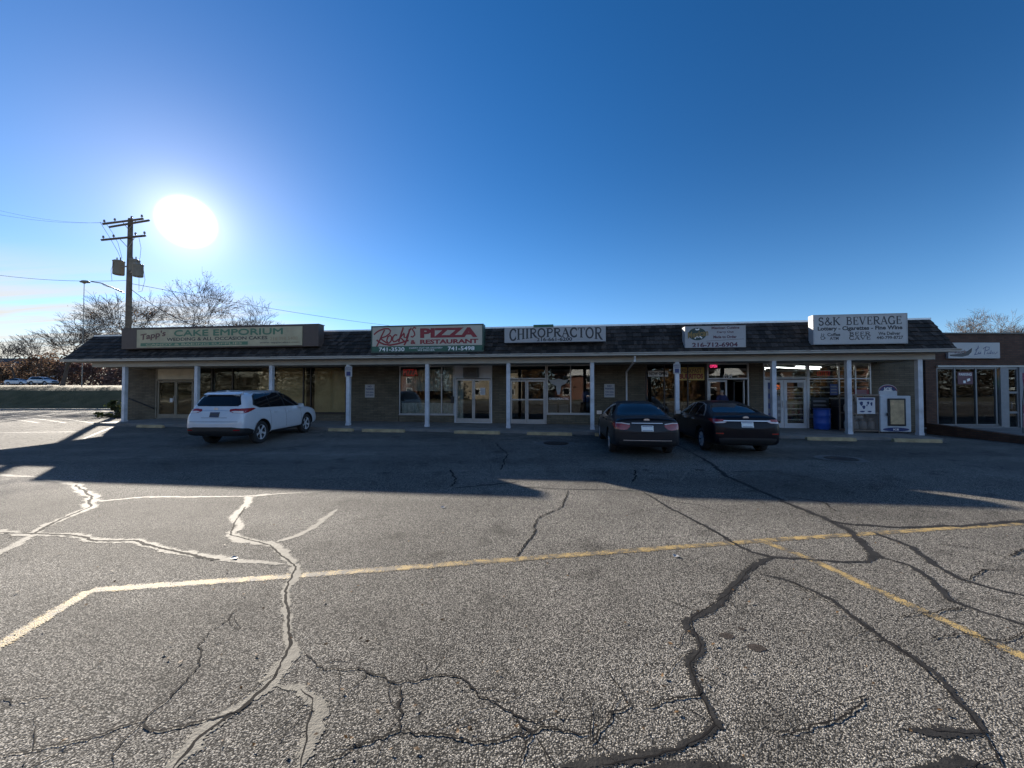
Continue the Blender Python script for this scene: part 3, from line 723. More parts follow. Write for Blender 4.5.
# roman capitals from thick (1) and thin (0) strokes with serifs; unit height
G = {
 'C': (.82, [(arc(.46,.5,.38,.48,42,318,16),1)], [(.74,.80,'v'),(.74,.20,'v')]),
 'H': (.95, [([(.2,0),(.2,1)],1),([(.75,0),(.75,1)],1),([(.2,.5),(.75,.5)],0)], [(.2,.02,'h'),(.2,.98,'h'),(.75,.02,'h'),(.75,.98,'h')]),
 'I': (.42, [([(.21,0),(.21,1)],1)], [(.21,.02,'h'),(.21,.98,'h')]),
 'R': (.88, [([(.2,0),(.2,1)],1),([(.2,.97)]+arc(.48,.745,.24,.225,90,-90,10)+[(.2,.52)],.5),([(.42,.52),(.62,.2),(.82,.02)],1)], [(.2,.02,'h'),(.2,.98,'h'),(.84,.02,'s')]),
 'O': (.95, [(arc(.47,.5,.38,.47,0,360,24),.8)], []),
 'P': (.78, [([(.2,0),(.2,1)],1),([(.2,.97)]+arc(.46,.73,.25,.24,90,-90,10)+[(.2,.49)],.5)], [(.2,.02,'h'),(.2,.98,'h')]),
 'A': (.92, [([(.12,0),(.46,1)],0),([(.44,1),(.80,0)],1),([(.25,.34),(.66,.34)],0)], [(.12,.02,'h'),(.80,.02,'h')]),
 'T': (.82, [([(.41,0),(.41,1)],1),([(.06,.97),(.76,.97)],0)], [(.41,.02,'h'),(.06,.88,'v'),(.76,.88,'v')]),
 'S': (.66, [(arc(.33,.74,.22,.22,30,270,10)+arc(.33,.26,.24,.24,90,-150,10)[1:],.8)], [(.53,.86,'v'),(.11,.14,'v')]),
 '&': (.92, [([(.86,.45),(.7,.2),(.45,.02),(.2,.08),(.12,.28),(.24,.46),(.5,.68),(.54,.86),(.40,.98),(.27,.86),(.34,.62),(.6,.28),(.88,.02)],.6)], []),
 'K': (.88, [([(.2,0),(.2,1)],1),([(.74,.98),(.22,.42)],0),([(.38,.58),(.80,.02)],1)], [(.2,.02,'h'),(.2,.98,'h'),(.76,.98,'s'),(.82,.02,'s')]),
 'B': (.80, [([(.2,0),(.2,1)],1),([(.2,.97)]+arc(.42,.76,.22,.21,90,-90,8)+[(.2,.55)],.5),([(.2,.53)]+arc(.44,.28,.26,.25,90,-90,8)+[(.2,.03)],.5)], [(.13,.98,'s'),(.13,.02,'s')]),
 'E': (.76, [([(.2,0),(.2,1)],1),([(.2,.97),(.66,.97)],0),([(.2,.52),(.54,.52)],0),([(.2,.03),(.68,.03)],0)], [(.66,.88,'v'),(.68,.12,'v'),(.54,.52,'v')]),
 'V': (.92, [([(.12,1),(.47,0)],1),([(.46,0),(.80,1)],0)], [(.12,.98,'h'),(.80,.98,'h')]),
 'G': (.90, [(arc(.46,.5,.38,.48,45,330,16),1),([(.76,.02),(.76,.42)],1)], [(.76,.42,'h'),(.74,.80,'v')]),
}
def roman(mb, s, x0, x1, zfun, y, T=.17, t=.07, gap=.04):
    """zfun(fraction) -> (baseline z, cap-height z)"""
    tot = sum(G[c][0] + gap if c != ' ' else .5 for c in s); k = (x1 - x0) / tot; x = x0; j = 0
    for c in s:
        if c == ' ': x += .5 * k; continue
        w, st, se = G[c]
        def mp(p):
            xx = x + p[0] * k; b, h = zfun((xx - x0) / (x1 - x0)); return (xx, b + p[1] * (h - b))
        hh = zfun(.5)[1] - zfun(.5)[0]; u = min(k, hh * 1.3)
        for pts, th in st:
            j += 1; stroke(mb, [mp(p) for p in pts], (t + (T - t) * th) * u, y - .0003 * (j % 7))
        for (sx, sy, kind) in se:
            j += 1; d = {'h': (.16, 0), 'v': (0, .13), 's': (.10, 0)}[kind]
            stroke(mb, [mp((sx - d[0], sy - d[1])), mp((sx + d[0], sy + d[1]))], t * u, y - .0003 * (j % 7) - .0002)
        x += (w + gap) * k

# ================================================================== SHOP SIGNS
def board(pa, pb, ya, yb, v, depth, label, name='shop_sign', frame='alu', face='white', fw=.05, cat='sign', ZT=None):
    """sign box: left/right pixel edges, top and bottom at its middle; v is the front face"""
    pm = (pa + pb) / 2
    ua, ub = fp(pa, (ya + yb) / 2, v)[0], fp(pb, (ya + yb) / 2, v)[0]; z1 = fp(pm, ya, v)[1]; z0 = fp(pm, yb, v)[1]
    if ZT: z0, z1 = ZT
    um = (ua + ub) / 2; w = ub - ua; h = z1 - z0
    root = empty(name, B(um, v, z0), ROT, label, cat)
    mb = MB(); mb.box(-w/2, w/2, .02, depth, 0, h); mb.bevel(.01, 1); mb.build('cabinet', M[frame], root)
    mb = MB()
    mb.box(-w/2, w/2, 0, .018, 0, fw); mb.box(-w/2, w/2, 0, .018, h - fw, h); mb.box(-w/2, -w/2 + fw, .001, .018, fw, h - fw); mb.box(w/2 - fw, w/2, .001, .018, fw, h - fw)
    mb.build('frame', M[frame], root)
    MB().box(-w/2 + fw, w/2 - fw, .006, .0185, fw, h - fw).build('face', M[face], root)
    return root, w, h
def ink(name, c, r=.5): return simple(name, c, r, vary=.10, vscale=8)
M['i_black'] = ink('ink_black', (.022, .022, .025)); M['i_red'] = ink('ink_red', (.22, .014, .02)); M['i_green'] = ink('ink_green', (.02, .09, .055)); M['i_fadedgreen'] = ink('ink_faded_green', (.075, .17, .095))
M['i_maroon'] = ink('ink_maroon', (.075, .012, .028)); M['i_brown'] = ink('ink_brown', (.12, .055, .045)); M['i_gold'] = ink('ink_gold', (.42, .27, .05)); M['i_white'] = ink('ink_white', (.72, .72, .70)); M['i_navy'] = ink('ink_navy', (.02, .035, .13)); M['i_grey'] = ink('ink_grey', (.16, .16, .17)); M['i_tan'] = ink('ink_tan', (.33, .24, .13))
M['cream'] = simple('cream_sign_face', (.41, .35, .215), .5, vary=.18, vscale=1.5); M['palegrey'] = simple('pale_grey_sign_face', (.31, .31, .31), .5, vary=.08, vscale=2); M['whitesign'] = simple('white_sign_face', (.37, .37, .365), .45, vary=.08, vscale=2)
M['brownbox'] = simple('brown_metal_box', (.075, .052, .042), .55, vary=.12); M['greenframe'] = simple('dark_green_frame', (.022, .055, .04), .4, vary=.08)
Y = -.004
M['warmface'] = simple('warm_sign_face', (.40, .365, .29), .5, vary=.12, vscale=1.5)
# cake shop sign: a long brown box with a cream panel
SV = -.42
pm = 219
ua, ub = fp(121.5, 337, SV)[0], fp(318.5, 337, SV)[0]; z1 = fp(pm, 326.6, SV)[1]; z0 = fp(pm, 347.8, SV)[1]; w = ub - ua; h = z1 - z0
root = empty('cake_shop_sign', B((ua + ub) / 2, SV, z0), ROT, 'long brown sign box with cream panel and faded green cake shop lettering', 'sign')
mb = MB(); mb.box(-w/2, w/2, .0, .42, 0, h); mb.bevel(.012, 1); mb.build('cabinet', M['brownbox'], root)
mb = MB(); mb.box(-w/2 - .02, w/2 + .02, -.01, .44, h, h + .03); mb.box(w/2 - .06, w/2 + .02, -.03, -.002, 0, h - .001); mb.build('cap', M['brownbox'], root)
xa = fp(137.5, 337, SV)[0] - (ua + ub) / 2; xb = fp(302.5, 337, SV)[0] - (ua + ub) / 2; zt = h - .07; zb = .06
MB().box(xa, xb, -.03, -.001, zb, zt).build('face', M['cream'], root)
H = zt - zb; Lx = xb - xa; Y = -.034
def X(f): return xa + Lx * f
def Z(f): return zb + H * f
mb = MB()
for dx_, dz_ in ((0, 0), (.004, 0), (.002, .018), (.002, -.018)): text(mb, "CAKE EMPORIUM", X(.235 + dx_), X(.886 + dx_), Z(.60 + dz_), Z(.92 + dz_), Y - dx_ * .5 - abs(dz_) * .05 - dz_ * .01)
mb.build('lettering', M['i_fadedgreen'], root)
mb = MB(); text(mb, "Tapp's", X(.025), X(.185), Z(.42), Z(.86), Y, .03, .15, R(8)); mb.build('lettering', M['i_brown'], root)
mb = MB(); text(mb, "WEDDING & ALL OCCASION CAKES", X(.19), X(.80), Z(.34), Z(.52), Y, .02); text(mb, "www.tappscakes.com", X(.755), X(.985), Z(.10), Z(.21), Y, .01); mb.build('lettering', M['i_black'], root)
MB().box(X(.025), X(.685), Y + .001, Y + .003, Z(.07), Z(.25)).build('lettering_band', M['i_fadedgreen'], root)
mb = MB(); text(mb, "CANDY & BAKING SUPPLIES", X(.06), X(.65), Z(.10), Z(.21), Y - .002, .015); mb.build('lettering', M['cream'], root)
mb = MB(); text(mb, "216 398 5400", X(.815), X(.975), Z(.28), Z(.46), Y, .01); mb.build('lettering', M['i_tan'], root)
# pizza sign
root, w, h = board(371, 483.5, 324.8, 352.2, -.52, .42, 'green framed white pizza restaurant sign with red lettering and green phone strip', 'pizza_sign', 'greenframe', 'warmface', .06)
Y = .004
def K(cx, cy): return (-w/2 + (cx - 85) / (968 - 85) * w, h - (cy - 52) / (268 - 52) * h)
a = K(88, 217); b = K(965, 262)
MB().box(a[0], b[0], .001, .0055, b[1], a[1]).build('phone_strip', M['i_green'], root)
def tx(mb, s, box, y=None, **k):
    a = K(box[0], box[3]); b = K(box[2], box[1]); text(mb, s, a[0], b[0], a[1], b[1], Y if y is None else y, **k)
mb = MB(); tx(mb, "PIZZA", (478, 78, 922, 155), bold=.055); tx(mb, "&", (402, 170, 445, 203), bold=.04); tx(mb, "RESTAURANT", (478, 168, 928, 203), bold=.045); mb.build('lettering', M['i_red'], root)
mb = MB()
for s_, wd in (([(195,85),(172,130),(152,175),(130,220)],8), ([(108,122),(128,104),(152,90),(190,76),(225,76),(243,92),(236,115),(205,138),(160,152)],8), ([(160,152),(185,172),(205,185),(222,192)],8),
               ([(130,165),(155,184),(190,200),(240,208),(300,198),(345,185),(388,172)],9), ([(222,192),(212,170),(222,140),(240,130),(252,145),(248,172),(234,190),(222,192)],8),
               ([(296,130),(280,125),(264,140),(258,165),(268,182),(290,176),(308,160)],8), ([(345,68),(328,120),(308,184)],9), ([(352,112),(322,148),(338,165),(352,178)],8),
               ([(352,120),(352,148),(368,152),(384,118)],8), ([(396,82),(382,140),(366,185),(352,210)],9), ([(408,72),(400,92)],8), ([(446,78),(430,70),(416,86),(432,108),(436,130),(420,146),(404,142)],8)):
    Y -= .0003; stroke(mb, [K(*p) for p in s_], wd * 1.45 / 883 * w, Y)
mb.build('script_lettering', M['i_red'], root)
mb = MB(); tx(mb, "741-3530", (150, 226, 355, 257), y=-.002, bold=.015); tx(mb, "741-5498", (695, 226, 900, 257), y=-.002, bold=.015); tx(mb, "CARRY OUT OR DELIVERY", (392, 228, 655, 240), y=-.002); tx(mb, "WE DELIVER", (458, 245, 592, 257), y=-.002); mb.build('lettering', M['i_white'], root)
# chiropractor sign
root, w, h = board(504.5, 605.8, 327.0, 342.0, -.50, .30, 'pale grey sign with arched dark serif lettering for a chiropractor', 'chiropractor_sign', 'palegrey', 'palegrey', .03)
Y = .004; mb = MB()
def zf(f): q = 4 * f * (1 - f); return (h * (.10 + .26 * q), h * (.92 + .0 * q))
roman(mb, "CHIROPRACTOR", -w/2 + .05 * w, w/2 - .03 * w, zf, Y, .20, .085, .05); text(mb, "216-661-6200", -.175 * w, .175 * w, .06 * h, .31 * h, Y - .003, .03); mb.build('lettering', M['i_black'], root)
MB().box(-.21 * w, -.01 * w, .1, .6, h + .005, h + .13).build('top_bracket', M['i_green'], root)
# mexican sign
root, w, h = board(685, 745.8, 325.8, 347.5, -.52, .36, 'pale sign with dark oval logo and maroon phone number', 'carry_out_sign', 'palegrey', 'palegrey', .03)
Y = .004
def K(cx, cy): return (-w/2 + (cx - 72) / (938 - 72) * w, h - (cy - 112) / (412 - 112) * h)
mb = MB(); c0 = K(250, 222); mb.face([(x, Y + .001, z) for x, z in arc(c0[0], c0[1], .15 * w, .29 * h, 0, 360, 28)[:-1]]); mb.build('logo', ink('ink_dark_green', (.012, .035, .028)), root)
mb = MB(); tx(mb, "Mexican", (105, 175, 408, 265), y=-.001, bold=.03, shear=.2, rot=R(8)); mb.build('lettering', ink('ink_dull_gold', (.20, .13, .03)), root)
mb = MB()
for s_ in ([(215,285),(235,258),(262,262),(290,258),(318,280)], [(225,150),(240,162),(265,160),(280,148)]): stroke(mb, [K(*p) for p in s_], .02 * w, -.0005)
mb.build('logo_stroke', M['i_white'], root)
mb = MB(); tx(mb, "Mexican Cuisine", (456, 122, 850, 158), bold=.035); tx(mb, "Carry Out", (530, 184, 770, 220), bold=.035); tx(mb, "Made to Order", (480, 246, 812, 285), bold=.035); stroke(mb, [K(380, 322), K(910, 298)], .012 * h, Y); tx(mb, "216-712-6904", (175, 340, 825, 408), bold=.035); mb.build('lettering', M['i_maroon'], root)
# beverage sign
root, w, h = board(813.2, 907.8, 314.0, 344.0, -.56, .30, 'largest white sign on the mansard listing beverages lottery and wine', 'beverage_sign', 'palegrey', 'whitesign', .035)
Y = .004
def K(cx, cy): return (-w/2 + (cx - 112) / (925 - 112) * w, h - (cy - 55) / (305 - 55) * h)
def fz(y0, y1): return lambda f: (K(0, y1)[1], K(0, y0)[1])
mb = MB(); roman(mb, "S&K", K(158, 0)[0], K(352, 0)[0], fz(78, 144), Y, .17, .08); roman(mb, "BEVERAGE", K(400, 0)[0], K(880, 0)[0], fz(78, 144), Y, .17, .08)
mb.build('lettering', M['i_black'], root)
mb = MB(); tx(mb, "Lottery - Cigarettes - Fine Wine", (152, 154, 882, 198), bold=.04); tx(mb, "Coffee", (236, 208, 349, 236), bold=.03); tx(mb, "ATM", (256, 242, 334, 267), bold=.03); tx(mb, "We Deliver", (676, 206, 864, 234), bold=.03); tx(mb, "440-799-8727", (660, 241, 886, 268), bold=.03)
roman(mb, "BEER", K(425, 0)[0], K(612, 0)[0], fz(204, 234), Y, .18, .10); roman(mb, "CAVE", K(425, 0)[0], K(612, 0)[0], fz(238, 268), Y, .18, .10)
for s_ in ([(178,240),(182,262),(205,262),(210,240),(178,240)], [(210,246),(220,250),(210,257)], [(180,232),(190,222),(184,212)], [(196,234),(208,224),(202,214)]): stroke(mb, [K(*p) for p in s_], .008 * w, Y)
mb.build('lettering', M['i_black'], root)
# ================================================================== SMALL SIGNS ON THE FRONT
def plaque(name, pa, pb, ya, yb, v, label, face, d=.02, cat='sign', group=None):
    pm = (pa + pb) / 2; ua, ub = fp(pa, (ya+yb)/2, v)[0], fp(pb, (ya+yb)/2, v)[0]; z1, z0 = fp(pm, ya, v)[1], fp(pm, yb, v)[1]
    root = empty(name, B((ua+ub)/2, v, z0), ROT, label, cat, group); w, h = ub - ua, z1 - z0
    MB().box(-w/2, w/2, 0, d, 0, h).build('panel', M[face], root); return root, w, h
for pa, pb, ya, yb, lab in ((365, 374.3, 384.5, 397.5, 'white parking notice on tan brick beside the curtained pizza window'), (604.3, 614.6, 384, 397.3, 'white parking notice on tan brick between post and bent downspout')):
    root, w, h = plaque('parking_notice', pa, pb, ya, yb, VW - .022, lab, 'whitesign', group='parking notices on the brick')
    mb = MB(); text(mb, "NO", -.2*w, .2*w, .78*h, .92*h, -.003, .03); text(mb, "PARKING", -.42*w, .42*w, .58*h, .72*h, -.003, .03); text(mb, "THIS AREA", -.42*w, .42*w, .34*h, .46*h, -.003, .02); text(mb, "TOW AWAY", -.42*w, .42*w, .12*h, .26*h, -.003, .02)
    mb.build('lettering', M['i_navy'], root)
for pa, pb, ya, yb, lab in ((345, 352, 366.3, 376.8, 'small white parking sign high on the post beside the closed cake shop'), (673.4, 680.4, 363.6, 373.8, 'small white parking sign high on the post before the burrito banner')):
    root, w, h = plaque('post_sign', pa, pb, ya, yb, -.102, lab, 'whitesign', .015, group='parking signs on porch posts')
    mb = MB(); text(mb, "RESERVED", -.42*w, .42*w, .78*h, .9*h, -.003, .02); text(mb, "PARKING", -.42*w, .42*w, .60*h, .72*h, -.003, .02); mb.face([(-.3*w, -.003, .1*h), (.3*w, -.003, .1*h), (.3*w, -.003, .5*h), (-.3*w, -.003, .5*h)]); mb.build('lettering', M['i_navy'], root)
# window banners, neon and notices
VG = VW + .02
root, w, h = plaque('open_banner', 648.2, 668.2, 370.8, 376.6, VG, 'white banner reading now open inside dark window left of burrito banner', 'i_white', .006, 'banner')
mb = MB(); text(mb, "NOW OPEN", -.44*w, .44*w, .2*h, .8*h, -.003, .03); mb.build('lettering', M['i_black'], root)
root, w, h = plaque('burrito_banner', 678.4, 704.2, 367.2, 380.2, VG, 'yellow breakfast burritos banner in window beside post sign', 'cream', .006, 'banner')
root.children[0].data.materials[0] = simple('yellow_banner', (.50, .36, .10), .6, vary=.1)
mb = MB(); text(mb, "BREAKFAST", -.46*w, .40*w, .56*h, .9*h, -.003, .02); mb.build('lettering', M['i_brown'], root)
mb = MB(); text(mb, "BURRITOS", -.46*w, .46*w, .10*h, .50*h, -.003, .045); mb.build('lettering', M['i_red'], root)
M['neon_red'] = emit('neon_red', (1, .06, .05), .55); M['neon_pink'] = emit('neon_pink', (1, .05, .22), .6); M['neon_orange'] = emit('neon_orange', (1, .22, .06), .35)
def neon(name, pa, pb, ya, yb, s, mat, label, bold=.03, v=VW + .12):
    pm = (pa + pb) / 2; ua, ub = fp(pa, (ya+yb)/2, v)[0], fp(pb, (ya+yb)/2, v)[0]; z1, z0 = fp(pm, ya, v)[1], fp(pm, yb, v)[1]; w, h = ub - ua, z1 - z0
    root = empty(name, B((ua+ub)/2, v, z0), ROT, label, 'neon sign')
    mb = MB(); text(mb, s, -w/2, w/2, .1*h, .9*h, -.01, bold); mb.build('lettering', mat, root)
    MB().box(-w/2 - .03, w/2 + .03, .0, .02, 0, h).build('backing', M['black'], root)
M['neon_dim'] = emit('neon_dim_red', (.5, .03, .03), .12)
neon('pizza_neon', 403.5, 417.5, 368.5, 376.5, "PIZZA", M['neon_dim'], 'dim red pizza neon hanging above lace curtains', .0)
neon('open_neon', 709.8, 717, 364, 368.2, "OPEN", M['neon_pink'], 'pink open neon in transom over the carry-out door')
neon('lottery_neon', 817, 829.8, 370.2, 376.6, "LOTTO", M['neon_dim'], 'dim red lotto neon in beverage store window', .0)
neon('beer_neon', 770.5, 780, 384.2, 389.8, "OPEN", M['neon_orange'], 'orange neon behind the left beverage store door')
root, w, h = plaque('street_number', 723, 732.2, 374, 377.8, VG - .0, 'white street number in transom above the open carry-out door', 'dark', .004, 'number')
bpy.data.objects.remove(root.children[0])
mb = MB(); text(mb, "6164", -.5*w, .5*w, 0, h, -.012, .03); mb.build('lettering', M['i_white'], root)
root, w, h = plaque('door_notice', 480.2, 485.2, 387.8, 395, VG + .003, 'white paper notice taped inside right pizza shop door', 'white', .003, 'notice')
mb = MB()
for k in range(4): mb.face([(-.35*w, -.002, (.2+.16*k)*h), (.35*w, -.002, (.2+.16*k)*h), (.35*w, -.002, (.25+.16*k)*h), (-.35*w, -.002, (.25+.16*k)*h)])
mb.build('print_line', M['i_grey'], root)
root, w, h = plaque('door_sticker', 169.8, 172.6, 398.2, 402.2, VW - .004, 'small white sticker on the tan double door', 'white', .003, 'sticker')
# winged spine emblem on the chiropractor's window
v = VW + .03
root = empty('window_emblem', B(fp(558.5, 385, v)[0], v, fp(558.5, 402, v)[1]), ROT, 'pale winged spine emblem on the chiropractor window', 'decal')
s = .0505
def Q(px, py): return ((px - 558.5) * s, (402 - py) * s)
mb = MB(); mb.prism([Q(548.3, 379.6), Q(553, 380.8), Q(558.5, 379.2), Q(564, 380.8), Q(568.7, 379.6), Q(565.5, 384), Q(560.8, 386.3), Q(560.6, 390), Q(559.6, 394.8), Q(557.4, 394.8), Q(556.4, 390), Q(556.2, 386.3), Q(551.5, 384)], 0, .003, lambda a, b, h: Vector((a, h, b))); mb.build('figure', M['whitesign'], root)
mb = MB(); a = Q(549, 400); b = Q(568.4, 397.8); text(mb, "CHIROPRACTIC", a[0], b[0], a[1], b[1], 0, .02); mb.build('lettering', M['i_white'], root)
# posters in the beverage store
for i, (pa, pb, ya, yb, face, lab) in enumerate(((830, 838, 384, 395, 'i_navy', 'navy poster in beverage store window above the dark bin'), (766.6, 770.6, 382, 420, 'i_navy', 'tall blue poster strip on left beverage store door'), (777, 782, 396, 421, 'i_grey', 'tall printed poster beside left beverage store door handle'), (797.5, 803.3, 382, 387, 'palegrey', 'small pale card at top of right beverage store door'), (854, 869, 389.5, 394.6, 'i_red', 'red poster low in the window above the propane cage'), (811, 829, 397.5, 413, 'black', 'black lettered panel in window behind the blue barrel'))):
    root, w, h = plaque('window_poster', pa, pb, ya, yb, VG + .004, lab, face, .004, 'poster')
    mb = MB()
    for k in range(3): mb.face([(-.38*w, -.002, (.18+.26*k)*h), (.38*w, -.002, (.18+.26*k)*h), (.30*w, -.002, (.30+.26*k)*h), (-.38*w, -.002, (.30+.26*k)*h)])
    mb.build('print_line', M['i_grey' if face != 'i_grey' else 'palegrey'], root)
# ================================================================== THINGS ON THE PORCH
def proot(name, px, py, v, label, cat, z=None, group=None):
    u = fp(px, py, v)[0]; return empty(name, B(u, v, sw(u) + .001 if z is None else z), ROT, label, cat, group), u
# through-wall air conditioner over the pizza door
u = fp(471.5, 372, VW)[0]; zc = fp(471.5, 377.6, VW)[1]
root = empty('air_conditioner', B(u, VW, zc), ROT, 'grey window air conditioner set in the white panel over pizza doors', 'air conditioner')
MB().box(-.37, .37, -.28, .02, 0, .50).bevel(.012, 1).build('housing', simple('ac_grey', (.10, .10, .095), .5, vary=.15), root)
mb = MB()
for k in range(14): mb.box(-.31, .31, -.296, -.281, .05 + k * .03, .064 + k * .03)
mb.build('grille', M['bronze'], root)
# mailbox
u = fp(452.8, 400, VW)[0]; zc = fp(452.8, 403.2, VW)[1]
root = empty('mail_box', B(u, VW, zc), ROT, 'small black mailbox on the frame left of pizza doors', 'mailbox')
MB().box(-.09, .09, -.10, -.012, 0, .33).bevel(.015, 2).build('body', M['black'], root)
MB().box(-.095, .095, -.11, -.013, .25, .345).bevel(.012, 2).build('lid', M['bronze'], root)
# handrail on the end wall
a = fp(128.5, 398.5, VW - .08); b = fp(153.5, 408.5, VW - .08); um = (a[0] + b[0]) / 2
root = empty('hand_rail', B(um, VW - .08, b[1]), ROT, 'dark sloping pipe handrail on brick left of the tan double door', 'handrail')
MB().tube([(a[0] - um, 0, a[1] - b[1]), (b[0] - um, 0, 0)], .03, 8).build('rail', M['bronze'], root)
for t in (.15, .85):
    x = (a[0] - um) * (1 - t) + (b[0] - um) * t; z = (a[1] - b[1]) * (1 - t)
    MB().tube([(x, 0, z), (x, .02, z - .05), (x, .078, z - .06)], .012, 6).build('bracket', M['bronze'], root)
# blue barrel
root, u = proot('blue_barrel', 822, 427, VW - .42, 'blue plastic barrel bin beside the beverage store doors', 'bin')
mb = MB(); mb.lathe([(.34,0),(.355,.02),(.37,.25),(.385,.28),(.37,.31),(.375,.58),(.39,.61),(.375,.64),(.37,.86),(.385,.90),(.36,.905),(.34,.86),(.33,.5)], 28); [setattr(v, 'co', Vector((v.co.x*.82, v.co.y*.82, v.co.z))) for v in mb.bm.verts]; mb.build('barrel', simple('blue_plastic', (.018, .085, .42), .4, vary=.12), root, True)
mb = MB(); mb.lathe([(.31,.74),(.335,.80),(.39,.90),(.40,.93),(.385,.925),(.36,.86)], 28); [setattr(v, 'co', Vector((v.co.x*.82, v.co.y*.82, v.co.z))) for v in mb.bm.verts]; mb.build('liner', simple('bin_liner', (.03, .06, .22), .35, vary=.2, bump=.5, bscale=18), root, True)
# dark bin behind the post
root, u = proot('dark_bin', 841, 427, VW - .45, 'tall dark rubbish bin between blue barrel and white post', 'bin')
MB().box(-.24, .24, -.24, .24, 0, 1.02).bevel(.03, 2).build('body', simple('dark_bin_plastic', (.018, .02, .028), .5), root)
MB().box(-.26, .26, -.26, .26, 1.02, 1.36).bevel(.06, 3).build('hood', simple('dark_bin_hood', (.022, .024, .032), .45), root)
# propane exchange cage
v = .62
ua, ub = fp(852.3, 414, v)[0], fp(879.8, 414, v)[0]; w = ub - ua; um = (ua + ub) / 2; z0 = sw(um) + .001; zt = fp(866, 395, v)[1] - z0
root = empty('propane_cage', B(um, v, z0), ROT, 'brown mesh propane cage with white poster beside the ice freezer', 'cage')
mb = MB()
for x in (-w/2, w/2 - .04):
    for y in (0, .71): mb.box(x, x + .04, y, y + .04, .0, zt)
for z in (.06, zt * .5, zt - .04):
    mb.box(-w/2 + .041, w/2 - .041, 0.002, .038, z, z + .038); mb.box(-w/2 + .041, w/2 - .041, .712, .748, z, z + .038)
    for x in (-w/2, w/2 - .04): mb.box(x + .002, x + .038, .041, .709, z, z + .038)
mb.box(-w/2 - .01, w/2 + .01, -.01, .76, zt, zt + .03)
M['cage'] = simple('brown_cage_paint', (.20, .155, .12), .6, vary=.15); mb.build('frame', M['cage'], root)
mb = MB(); r_ = .006
for x in frange(-w/2 + .05, w/2 - .05, .045): mb.tube([(x, .02, .05), (x, .02, zt)], r_, 4, False)
for z in frange(.08, zt - .05, .045): mb.tube([(-w/2, .026, z), (w/2, .026, z)], r_, 4, False)
mb.build('mesh_front', M['cage'], root)
bottle_paint = simple('propane_bottle_paint', (.34, .34, .33), .5, vary=.1)
for k in range(6):
    for lev in (.11, zt * .5 + .05):
        x = -w/2 + .2 + (k % 3) * (w - .4) / 2; y = .22 + (k // 3) * .3; mb = MB()
        mb.lathe([(.1, 0), (.145, .03), (.15, .12), (.15, .26), (.12, .34), (.05, .37), (.05, .40), (.09, .41), (.09, .45)], 14, Matrix.Translation((x, y, lev))); mb.build('propane_bottle', bottle_paint, root, True)
pw = w * .66; pz1 = zt - .10; pz0 = zt * .50
MB().box(-pw/2, pw/2, -.012, -.002, pz0, pz1).build('poster', M['white'], root)
mb = MB(); ph = pz1 - pz0
mb.box(-pw*.42, pw*.42, -.016, -.013, pz0 + ph*.84, pz0 + ph*.96)
for (x, z, sx, sz) in ((-.25,.62,.13,.14),(-.12,.40,.12,.12),(.12,.66,.09,.10),(.30,.60,.08,.12),(-.2,.14,.2,.05),(.2,.14,.16,.05),(.05,.52,.05,.06)):
    mb.face([(pw*(x+sx*c), -.0145, pz0 + ph*(z+sz*s_)) for c, s_ in [(math.cos(k*.8976)*(1 if k % 2 else .6), math.sin(k*.8976)) for k in range(7)]])
mb.build('poster_print', M['i_navy'], root)
# ice freezer
v = .55
ua, ub = fp(880.4, 414, v)[0], fp(911.2, 414, v)[0]; w = ub - ua; um = (ua + ub) / 2; z0 = sw(um) + .001; zt = fp(896, 395.8, v)[1] - z0
root = empty('ice_freezer', B(um, v, z0), ROT, 'white ice freezer with tan framed door and arched top sign', 'freezer')
M['frz'] = simple('freezer_white', (.46, .50, .54), .4, vary=.12, vscale=3)
MB().box(-w/2, w/2, 0, .9, .06, zt).bevel(.03, 3).build('cabinet', M['frz'], root)
MB().box(-w/2 + .05, w/2 - .05, .06, .85, 0, .0585).build('plinth', M['black'], root)
dx0, dx1, dz0, dz1 = -w*.27, w*.31, zt*.20, zt*.93
MB().box(dx0, dx1, -.05, -.002, dz0, dz1).bevel(.03, 3).build('door', M['black'], root)
MB().box(dx0 + .07, dx1 - .08, -.058, -.051, dz0 + .07, dz1 - .06).build('door_panel', simple('stained_tan_panel', (.46, .34, .19), .6, vary=.35, vscale=5), root)
MB().box(dx0 - .07, dx0 + .03, -.09, -.052, (dz0+dz1)/2 - .14, (dz0+dz1)/2 - .02).bevel(.01, 2).build('latch', M['black'], root)
mb = MB(); mb.face([(x, -.003, z) for x, z in arc(0, zt*.105, w*.43, zt*.052, 0, 360, 26)[:-1]]); mb.build('oval_label', M['i_navy'], root)
mb = MB(); text(mb, "ICE", -w*.09, w*.09, zt*.08, zt*.13, -.006, .04); mb.build('lettering', M['i_white'], root)
ah = zt * .30; ax0, ax1 = -w*.47, w*.13; cx = (ax0 + ax1)/2; hw = (ax1 - ax0)/2
poly = [(ax0, 0), (ax1, 0), (ax1, ah*.45)] + [(cx + hw*math.cos(R(a)), ah*.45 + ah*.55*math.sin(R(a))) for a in range(10, 175, 15)] + [(ax0, ah*.45)]
mb = MB(); mb.prism(poly, .10, .14, lambda a, b, h: Vector((a, h, zt + .001 + b))); mb.build('top_sign', M['frz'], root)
mb = MB(); p2 = arc(cx, zt + ah*.42, hw*.9, ah*.48, 5, 175, 14); p3 = arc(cx, zt + ah*.42, hw*.55, ah*.16, 175, 5, 14); mb.face([(x, .097, z) for x, z in p2 + p3]); mb.build('arch_band', M['i_navy'], root)
mb = MB(); stroke(mb, arc(cx, zt + ah*.42, hw*.93, ah*.5, 0, 180, 16), .03, .095); mb.build('arch_rim', M['i_red'], root)
